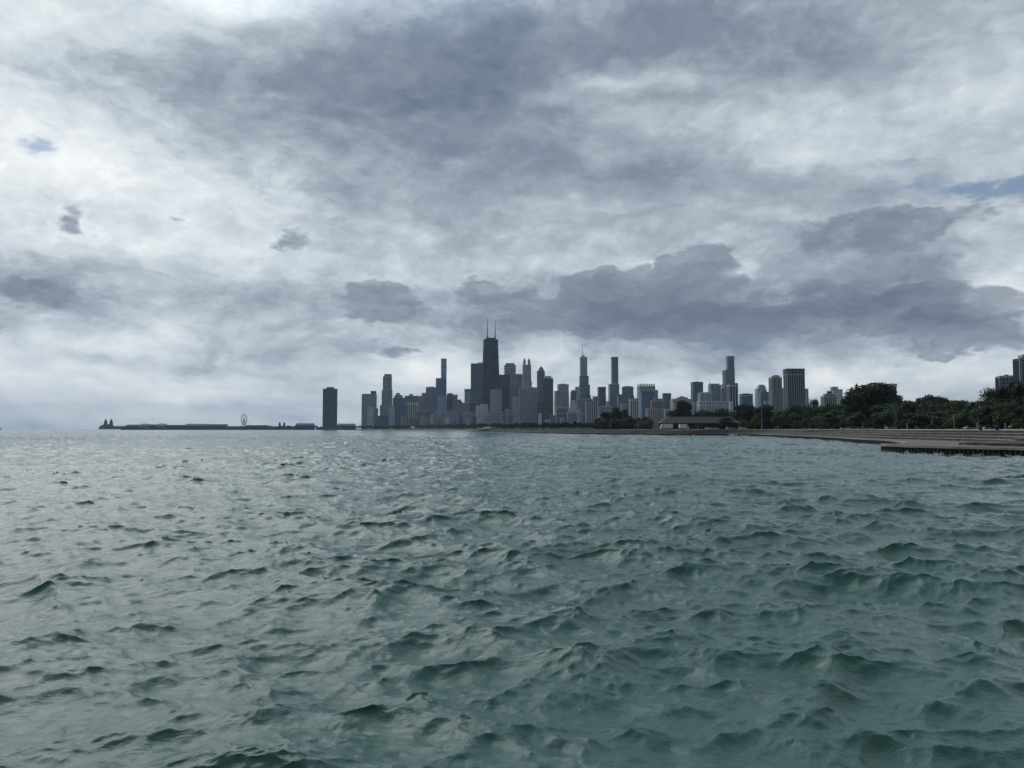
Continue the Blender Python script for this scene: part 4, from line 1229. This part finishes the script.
# ------------------------------------------------------------------ the long pier far left
pier_d = 3860
pm = mat('pier_brick', (0.10, 0.085, 0.08), 0.9, 0.3, 0.05)
pr = mat('pier_roof', (0.26, 0.27, 0.28), 0.7, 0.2, 0.05)


def pxx(px, d): return (px - 512) / F * d


def shed(label, x0, x1, yt, gable=True, m=None, rm=None, d=pier_d, name='pier_shed'):
    c = pxx((x0 + x1) / 2, d)
    W = (x1 - x0) / F * d
    h = top_z(yt, d) - BASE
    t = thing(name, label, 'building', (c, d, BASE), 0, 'low buildings on the long pier')
    bm = bmesh.new(); box(bm, -W / 2, W / 2, -14, 14, 0, h * .68, bottom=False)
    obj('wall', bm, m or pm, t)
    bm = bmesh.new()
    if gable:
        prism(bm, [(-W / 2 - 1, -15), (W / 2 + 1, -15), (W / 2 + 1, 15), (-W / 2 - 1, 15)], h * .68, h, True, [(-W / 2 + 4, -2), (W / 2 - 4, -2), (W / 2 - 4, 2), (-W / 2 + 4, 2)])
    else:
        box(bm, -W / 2 - 1, W / 2 + 1, -15, 15, h * .68, h)
    obj('roof', bm, rm or pr, t)
    n = max(2, int(W / 9))
    bm = bmesh.new()
    for i in range(n):
        xx = -W / 2 + W * (i + .5) / n
        box(bm, xx - 1.6, xx + 1.6, -14.3, -14.05, h * .15, h * .5)
    obj('window', bm, fm('dark'), t)


# domed hall with twin towers at the tip
t = thing('pier_hall', 'domed hall with two pointed towers at the tip of the long pier', 'building', (pxx(108, pier_d), pier_d, BASE), 0)
k = pier_d / F
bm = bmesh.new()
bmesh.ops.create_uvsphere(bm, u_segments=24, v_segments=12, radius=1)
for v in bm.verts: v.co = Vector((v.co.x * 8.6 * k, v.co.y * 26, max(v.co.z, 0) * 5.4 * k))
obj('hall_roof', bm, pm, t)
for px in (109.0, 114.6):
    X = (px - 108) * k
    bm = bmesh.new(); box(bm, X - 1.1 * k, X + 1.1 * k, -33, -33 + 2.2 * k, 0, 7.6 * k, bottom=False)
    tw = obj('corner_tower', bm, pm, t)
    bm = bmesh.new(); box(bm, X - 1.1 * k, X + 1.1 * k, -33, -33 + 2.2 * k, 7.6 * k, 10.4 * k, bottom=False, tx=.06, ty=.06)
    obj('spire', bm, copper_m, tw)
for (a, b, y, g, m_, r_, lb) in [
        (116.6, 127, 425.6, True, pm, copper_m, 'low dark shed right beside the domed pier hall'),
        (127.3, 141, 424.6, True, pm, pm, 'brown roofed shed second from the domed pier hall'),
        (141.4, 149.5, 423.6, True, pr, pr, 'pale shed with a raised roof left of the pier middle'),
        (150, 157.5, 424.4, False, pm, pr, 'flat roofed dark shed between two pale pier sheds'),
        (158, 167, 423.6, True, pr, pr, 'pale shed with a raised roof near the pier middle'),
        (167.4, 186, 425.0, False, pm, copper_m, 'long dark low shed at the pier middle'),
        (186.5, 206, 423.8, True, pm, copper_m, 'long dark gabled shed right of the pier middle'),
        (206.5, 227, 424.2, False, pm, pr, 'long flat shed with a pale roof left of the big wheel'),
        (227.5, 246.5, 425.8, True, pm, copper_m, 'low shed just left of the big wheel'),
        (247, 268, 425.2, False, pm, copper_m, 'low shed just right of the big wheel'),
        (268.6, 296, 425.9, True, copper_m, copper_m, 'long low shed under the two small dark round towers'),
        (296.5, 314.5, 423.2, True, copper_m, copper_m, 'big dark hipped shed on the spit left of the curved glass tower'),
        (337.8, 355.5, 423.6, True, copper_m, copper_m, 'dark long shed right of the curved glass tower')]:
    shed(lb, a, b, y, g, m_, r_)
for px, lb in ((280.0, 'left one of two small dark round towers on the spit'), (284.6, 'right one of two small dark round towers on the spit')):
    t = thing('round_tower', lb, 'tower', (pxx(px, 3850), 3850, BASE), 0)
    bm = bmesh.new(); cyl(bm, 0, 0, 0, top_z(423.4, 3850) - BASE, 1.1 * k, 1.1 * k, 12)
    obj('shaft', bm, copper_m, t)
    bm = bmesh.new(); cyl(bm, 0, 0, top_z(423.4, 3850) - BASE, top_z(422.2, 3850) - BASE, 1.2 * k, .3 * k, 12)
    obj('roof', bm, copper_m, t)
t = thing('light_mast', 'thin mast with a wide foot between the big wheel and the spit', 'mast', (pxx(249.8, 3850), 3850, BASE), 0)
bm = bmesh.new(); cyl(bm, 0, 0, 0, 12, 4, 2, 8)
obj('base', bm, steel_m, t)
bm = bmesh.new(); cyl(bm, 0, 0, 12, 34, 1.2, .8, 8)
obj('pole', bm, steel_m, t)

# big wheel, turned well away from the view
wd = 3840
wr = 5.3 * wd / F
t = thing('ferris_wheel', 'big ferris wheel seen almost edge on above the pier sheds', 'ferris wheel', (pxx(244.3, wd), wd, BASE), R(79))
hub = top_z(414.2, wd) - BASE - wr
steel_dark = mat('wheel_steel', (0.09, 0.10, 0.11), 0.5)
for yy in (-2.2, 2.2):
    bm = bmesh.new()
    n = 40
    for i in range(n):
        a, b = 2 * math.pi * i / n, 2 * math.pi * (i + 1) / n
        for r_ in (wr, wr * .93):
            tube(bm, (r_ * math.cos(a), yy, hub + r_ * math.sin(a)), (r_ * math.cos(b), yy, hub + r_ * math.sin(b)), .42, n=4)
    obj('rim', bm, steel_dark, t)
bm = bmesh.new()
for i in range(20):
    a = 2 * math.pi * i / 20
    tube(bm, (0, 0, hub), (wr * .93 * math.cos(a), 0, hub + wr * .93 * math.sin(a)), .25, n=4)
obj('spokes', bm, steel_dark, t)
for i in range(20):
    a = 2 * math.pi * (i + .5) / 20
    bm = bmesh.new()
    box(bm, wr * 1.03 * math.cos(a) - .8, wr * 1.03 * math.cos(a) + .8, -1.0, 1.0, hub + wr * 1.03 * math.sin(a) - 1.2, hub + wr * 1.03 * math.sin(a) + 1.2)
    obj('gondola', bm, fm('blue'), t)
for s in (-1, 1):
    for q_ in (-1, 1):
        bm = bmesh.new(); tube(bm, (0, s * 3.5, hub), (q_ * 15, s * 7, 0), 1.0, 1.3, 6)
        obj('leg', bm, steel_dark, t)
bm = bmesh.new(); tube(bm, (0, -4, hub), (0, 4, hub), 2.0, n=12)
obj('hub', bm, steel_dark, t)

# tiny structure out on the horizon
t = thing('water_crib', 'tiny dark round structure on the horizon at the left edge', 'tower', (pxx(0.6, 6200), 6200, 0), 0)
bm = bmesh.new(); cyl(bm, 0, 0, -1, 9, 13, 13, 16)
obj('drum', bm, copper_m, t)
bm = bmesh.new(); cyl(bm, 0, 0, 9, 16, 8, 6, 12)
obj('cabin', bm, pm, t)

# ------------------------------------------------------------------ beach house, white and ship like
bd = 1380
t = thing('beach_house', 'low white beach house with a sloping left end at the water edge', 'building', (pxx(488.5, bd), bd, 2.4), R(4))
bk_ = bd / F
Wb = 12.6 * bk_
bm = bmesh.new(); prism(bm, [(-Wb / 2, -6), (Wb / 2, -6), (Wb / 2, 6), (-Wb / 2, 6)], 0, 2.6, True, [(-Wb / 2 + 3, -5), (Wb / 2, -5), (Wb / 2, 5), (-Wb / 2 + 3, 5)])
obj('wall', bm, trim_m, t)
bm = bmesh.new(); prism(bm, [(-Wb / 2 + 1, -7), (Wb / 2 + 1, -7), (Wb / 2 + 1, 7), (-Wb / 2 + 1, 7)], 2.6, 5.2, True, [(-Wb / 2 + 5, -5), (Wb / 2, -5), (Wb / 2, 5), (-Wb / 2 + 5, 5)])
obj('roof', bm, white_m, t)
bm = bmesh.new(); box(bm, -2, 3, -2, 2, 5.2, 6.2)
obj('deck_cabin', bm, white_m, t)
t = thing('low_shed', 'long low grey shed on the beach left of the white beach house', 'building', (pxx(419, 2425), 2425, 3.3), 0)
bm = bmesh.new(); box(bm, -8, 52, -5, 5, 0, 3.4, bottom=False); obj('wall', bm, fm('pale'), t)
bm = bmesh.new(); box(bm, -9, 54, -7, 7, 3.4, 4.2); obj('roof', bm, pr, t)
t = thing('tent_roof', 'small white tented roof on the beach below the white striped block', 'tent', (pxx(412.8, 2422), 2422, 3.3), 0)
bm = bmesh.new(); box(bm, -8, 8, -8, 8, 3.5, 10, tx=.1, ty=.1); obj('canopy', bm, white_m, t)
for sx in (-7, 7):
    for sy in (-7, 7):
        bm = bmesh.new(); cyl(bm, sx, sy, 0, 3.5, .2, n=6); obj('pole', bm, steel_m, t)

# ------------------------------------------------------------------ lakefront pavilion
pd_ = 520
kk = pd_ / F
GX = pxx(698, pd_)
t = thing('park_pavilion', 'long low pavilion with a big dark hipped roof among the trees', 'building', (GX, pd_, 3.35), R(-3))
roofm = mat('pavilion_roof', (0.030, 0.031, 0.036), 0.8, 0.25, 0.3)
wallm = mat('pavilion_wall', (0.05, 0.045, 0.042), 0.9, 0.3, 0.4)
voidm = mat('pavilion_glass', (0.015, 0.016, 0.02), 0.3)
L2 = 37 * kk
ez, rz_ = top_z(423.6, pd_) - 3.35, top_z(415.2, pd_) - 3.35
bm = bmesh.new(); box(bm, -L2, L2, -8, 10, 0, ez, bottom=False)
wl = obj('wall', bm, wallm, t)
bm = bmesh.new()
prism(bm, [(-L2 - 2, -11), (L2 + 2, -11), (L2 + 2, 13), (-L2 - 2, 13)], ez, ez + .35)
prism(bm, [(-L2 - 1.8, -10.8), (L2 + 1.8, -10.8), (L2 + 1.8, 12.8), (-L2 - 1.8, 12.8)], ez + .35, rz_ - .9, True, [(-L2 + 5.0, -1.5), (L2 - 5.0, -1.5), (L2 - 5.0, 2.5), (-L2 + 5.0, 2.5)])
rf = obj('roof', bm, roofm, t)
bm = bmesh.new(); box(bm, -L2 + 5.6, L2 - 5.6, -1.2, 2.2, rz_ - .9, rz_)
obj('ridge_monitor', bm, roofm, rf)
for i in range(12):
    xx = -L2 + 2 * L2 * (i + .5) / 12
    bm = bmesh.new(); box(bm, xx - 2.1, xx + 2.1, -8.12, -8.02, .1, ez - .8)
    obj('door', bm, voidm, t)
for i in range(13):
    xx = -L2 + 2 * L2 * i / 12
    bm = bmesh.new(); box(bm, xx - .35, xx + .35, -10.4, -9.7, 0, ez)
    obj('column', bm, wallm, t)

# ------------------------------------------------------------------ vehicles
tyre = mat('tyre_rubber', (0.015, 0.015, 0.016), 0.9)
glassm = mat('dark_window_glass', (0.015, 0.018, 0.022), 0.08)
lampm = mat('headlight_glass', (0.7, 0.7, 0.68), 0.2)
paints = {'white': mat('white_paint', (0.72, 0.72, 0.71), 0.35), 'silver': mat('silver_paint', (0.42, 0.43, 0.45), 0.35), 'dark': mat('dark_paint', (0.03, 0.035, 0.045), 0.3),
          'red': mat('dark_red_paint', (0.14, 0.02, 0.02), 0.35)}


def wheel(parent, x, y, r, wth):
    bm = bmesh.new(); tube(bm, (x, y - wth / 2, r), (x, y + wth / 2, r), r, n=14)
    wh = obj('wheel', bm, tyre, parent)
    bm = bmesh.new(); tube(bm, (x, y - wth / 2 - .02, r), (x, y + wth / 2 + .02, r), r * .55, n=10)
    obj('rim', bm, paints['silver'], wh)


def car(label, px, d, paint, rz=0.0, suv=False):
    h = 1.75 if suv else 1.45
    t = thing('parked_car', label, 'car', (pxx(px, d), d, 3.34), rz, 'cars on the lakeside drive')
    bm = bmesh.new()
    prof = [(-2.2, .35), (2.2, .35), (2.25, .62), (2.1, .85), (1.2, .95), (-2.1, .98), (-2.25, .6)]
    for f_ in (1,):
        a = [bm.verts.new((x, -.88, z)) for x, z in prof]; b = [bm.verts.new((x, .88, z)) for x, z in prof]
        n = len(a)
        for i in range(n): bm.faces.new((a[i], a[(i + 1) % n], b[(i + 1) % n], b[i]))
        bm.faces.new(a[::-1]); bm.faces.new(b)
    bmesh.ops.recalc_face_normals(bm, faces=bm.faces)
    body = obj('body', bm, paints[paint], t)
    bk2 = -2.05 if suv else -1.5
    bm = bmesh.new()
    prism(bm, [(bk2, -.8), (1.15, -.8), (1.15, .8), (bk2, .8)], .96, h - .06, True, [(bk2 + .35, -.66), (.35, -.66), (.35, .66), (bk2 + .35, .66)])
    obj('window', bm, glassm, t)
    bm = bmesh.new(); box(bm, bk2 + .3, .4, -.68, .68, h - .06, h)
    obj('roof', bm, paints[paint], t)
    for x in (-1.4, 1.4):
        for y in (-.8, .8): wheel(t, x, y, .33, .22)
    for y in (-.6, .6):
        bm = bmesh.new(); box(bm, 2.2, 2.27, y - .18, y + .18, .62, .76); obj('headlight', bm, lampm, t)


def truck(label, px, d, rz, L=6.2):
    t = thing('box_truck', label, 'truck', (pxx(px, d), d, 3.34), rz, 'white trucks by the pavilion')
    bm = bmesh.new(); box(bm, -L / 2 - .6, L / 2 - 1.8, -1.2, 1.2, .75, 3.3)
    obj('cargo_box', bm, paints['white'], t)
    bm = bmesh.new()
    prof = [(L / 2 - 1.7, .5), (L / 2 + .5, .5), (L / 2 + .55, 1.3), (L / 2 + .2, 1.6), (L / 2 - .15, 2.5), (L / 2 - .5, 3.0), (L / 2 - 1.7, 3.25)]
    a = [bm.verts.new((x, -1.05, z)) for x, z in prof]; b = [bm.verts.new((x, 1.05, z)) for x, z in prof]
    n = len(a)
    for i in range(n): bm.faces.new((a[i], a[(i + 1) % n], b[(i + 1) % n], b[i]))
    bm.faces.new(a[::-1]); bm.faces.new(b)
    bmesh.ops.recalc_face_normals(bm, faces=bm.faces)
    cab = obj('cab', bm, paints['white'], t)
    bm = bmesh.new()
    for s in (-1, 1): box(bm, L / 2 - 1.1, L / 2 - .25, s * 1.07 - .01, s * 1.07 + .01, 1.6, 2.3)
    obj('window', bm, glassm, cab)
    bm = bmesh.new(); box(bm, -L / 2 - .4, L / 2 + .3, -.9, .9, .45, .74)
    obj('chassis', bm, tyre, t)
    for x in (-L / 2 + .8, L / 2 - .6):
        for y in (-.95, .95): wheel(t, x, y, .48, .3)


truck('larger white box truck with its rounded cab facing left, near the pavilion end', 666, 455, R(180), 6.4)
truck('smaller white box truck parked in front of the pavilion', 683.6, 470, R(3), 4.6)
for (px, d, c, rz, suv, lb) in [
        (708.5, 470, 'white', 0, False, 'white car in front of the pavilion, left one of a pair'), (714.8, 474, 'silver', 3.1, False, 'silver car in front of the pavilion, right one of a pair'),
        (729.5, 462, 'silver', 0.1, True, 'silver high car right of the pavilion under the thin tree'), (736.5, 455, 'dark', 3.1, False, 'dark car between two pale cars right of the pavilion'),
        (742.5, 452, 'white', 0, False, 'white car left of the small yellow green tree'),
        (778, 470, 'dark', 0, False, 'dark car under the trees left of the big striped slab'), (806, 440, 'silver', 0, True, 'silver high car seen between pale saplings'),
        (821, 430, 'dark', 0, False, 'dark car below the brown stepped flats'), (845, 400, 'white', 0, True, 'white high car at the left foot of the largest tree'),
        (852.5, 398, 'silver', 0, False, 'silver car below the left half of the largest tree'), (859.5, 385, 'silver', 3.1, True, 'silver high car below the middle of the largest tree'),
        (867, 370, 'white', 0, False, 'white car below the middle of the largest tree'), (876, 372, 'dark', 0, False, 'dark car below the right half of the largest tree'),
        (890.5, 350, 'silver', 0, False, 'silver car below the right flank tree of the largest tree'), (921, 330, 'dark', 0, True, 'dark high car under the olive brown round tree'),
        (941, 315, 'dark', 0, False, 'dark car under the dark green round tree'), (969.5, 300, 'silver', 0, False, 'silver car left of the short pale post'),
        (988, 290, 'white', 3.1, True, 'white high car right of the short pale post'), (1013, 270, 'dark', 0, False, 'dark car under the olive tree near the right edge')]:
    car(lb, px, d, c, rz, suv)

# ------------------------------------------------------------------ lamp posts, posts, bins
lamp_m = mat('galvanised_post', (0.24, 0.24, 0.235), 0.6)
lens_m = mat('unlit_lamp_lens', (0.55, 0.55, 0.52), 0.3)


def lamp(label, px, ytop, d, arm=1.4, r=.11, group='lamp posts along the lakefront'):
    h = top_z(ytop, d) - 3.35
    t = thing('lamp_post', label, 'lamp post', (pxx(px, d), d, 3.34), 0, group)
    bm = bmesh.new(); cyl(bm, 0, 0, 0, .9, r * 2.0, r * 1.8, 8); obj('base', bm, concrete, t)
    bm = bmesh.new(); cyl(bm, 0, 0, .9, h, r * 1.3, r * .8, 8)
    if arm:
        tube(bm, (0, 0, h - .1), (arm, 0, h + .15), r * .5, r * .4, 6)
    obj('pole', bm, lamp_m, t)
    bm = bmesh.new()
    box(bm, arm - .1 if arm else -.25, arm + .55 if arm else .25, -.17, .17, h + .02, h + .24)
    hd = obj('lamp_head', bm, lamp_m, t)
    bm = bmesh.new(); box(bm, (arm if arm else -.18), (arm + .45 if arm else .18), -.13, .13, h - .04, h + .018); obj('lens', bm, lens_m, hd)


for (px, y, d, arm, r, lb) in [
        (593.5, 420.5, 640, 1.6, .16, 'pale lamp post left of the first dark tree clump'), (610.6, 420.0, 620, 1.6, .16, 'pale lamp post in front of the first dark tree clump'),
        (638.2, 420.6, 590, 1.6, .18, 'pale lamp post right of the white ribbed slab'), (670.4, 420.8, 500, 1.6, .12, 'thin lamp post behind the larger white truck'),
        (697.6, 420.0, 480, 1.6, .13, 'thin lamp post in front of the middle of the pavilion'), (761.4, 404.5, 385, 1.8, .17, 'tallest lamp post, right of the small yellow green tree'),
        (777.6, 426.2, 340, 0, .16, 'short pale post right of the tallest lamp post'), (862.4, 423.4, 262, 0, .2, 'stout pale post below the left half of the largest tree'),
        (884.8, 426.0, 250, 0, .14, 'thin pale post below the right half of the largest tree'), (906.6, 423.6, 238, 0, .17, 'pale post just right of the largest tree'),
        (931.5, 422.4, 226, 0, .1, 'thin grey post rising from a low shrub'), (953.4, 415.0, 215, 1.2, .13, 'tall pale lamp post in front of the lighter olive tree'),
        (976.4, 424.0, 205, 0, .15, 'short pale post between the tall lamp post and the parapet'), (977.6, 413.8, 222, 0.9, .06, 'thin dark lamp post behind the short pale post'),
        (1004.6, 424.0, 190, 0, .12, 'short pale post near the right edge above the parapet')]:
    lamp(lb, px, y, d, arm, r)

bin_m = mat('bin_metal', (0.03, 0.03, 0.032), 0.6)
for (px, lb) in ((979.8, 'left dark litter bin on the promenade near the right edge'), (996.3, 'right dark litter bin at the start of the parapet')):
    d = 150 if px < 990 else 140
    t = thing('litter_bin', lb, 'bin', (pxx(px, d), d, 3.0 if False else 3.3), 0, 'litter bins on the promenade')
    bm = bmesh.new(); cyl(bm, 0, 0, 0, .82, .3, .34, 12); obj('drum', bm, bin_m, t)
    bm = bmesh.new(); cyl(bm, 0, 0, .82, .98, .36, .18, 12); obj('lid', bm, bin_m, t)
p = at(932, 429, 212)
tree('low_shrub', 'low dark shrub at the foot of the thin grey post', p.x, 212, 1.6, 3.6, ('bushy', 0, 0), None, 'shrub')

# spray where waves hit the wall
foam_m = mat('white_foam', (0.75, 0.78, 0.78), 0.6)
bm = bmesh.new()
rg = random.Random(9)
for (px, d, sc) in ((731, 418, 1.0), (737.5, 417, 1.2), (742.5, 414, .8), (748, 408, .6), (585, 560, .8), (625, 520, .5), (693.5, 427, .5), (847, 218, .5), (884, 117, .28), (892, 110, .22), (905, 109, .3), (921, 106, .22), (938, 102.5, .3), (957, 100, .25), (976, 97.6, .32), (994, 95.6, .25), (1012, 93.6, .34)):
    X = pxx(px, d)
    for i in range(46):
        r_ = rg.uniform(.04, .17) * sc
        m4 = Matrix.Translation((X + rg.gauss(0, 1.1) * sc, d + rg.gauss(0, .5), abs(rg.gauss(0, .42)) * sc + .05)) @ Matrix.Diagonal((r_ * 1.8, r_, r_, 1))
        bmesh.ops.create_icosphere(bm, subdivisions=1, radius=1, matrix=m4)
tag(obj('wave_spray', bm, foam_m), 'white spray where small waves break against the shore wall', 'spray', kind='stuff')

# ------------------------------------------------------------------ haze over the lake and the city
bm = bmesh.new()
box(bm, -17000, 17000, -4000, 15500, -2.4, 480)
hz = obj('haze', bm, [], None)
hm = bpy.data.materials.new('haze')
hm.use_nodes = True
for n in list(hm.node_tree.nodes): hm.node_tree.nodes.remove(n)
ht = NT(hm.node_tree)
pv = ht.node('ShaderNodeVolumePrincipled')
pv.inputs['Color'].default_value = (0.56, 0.76, 1.0, 1)
pv.inputs['Density'].default_value = HAZE
pv.inputs['Anisotropy'].default_value = 0.2
mo = ht.node('ShaderNodeOutputMaterial')
ht.l.new(pv.outputs[0], mo.inputs['Volume'])
hz.data.materials.append(hm)
tag(hz, 'thin blue grey haze over the lake and the city', 'haze', kind='stuff')
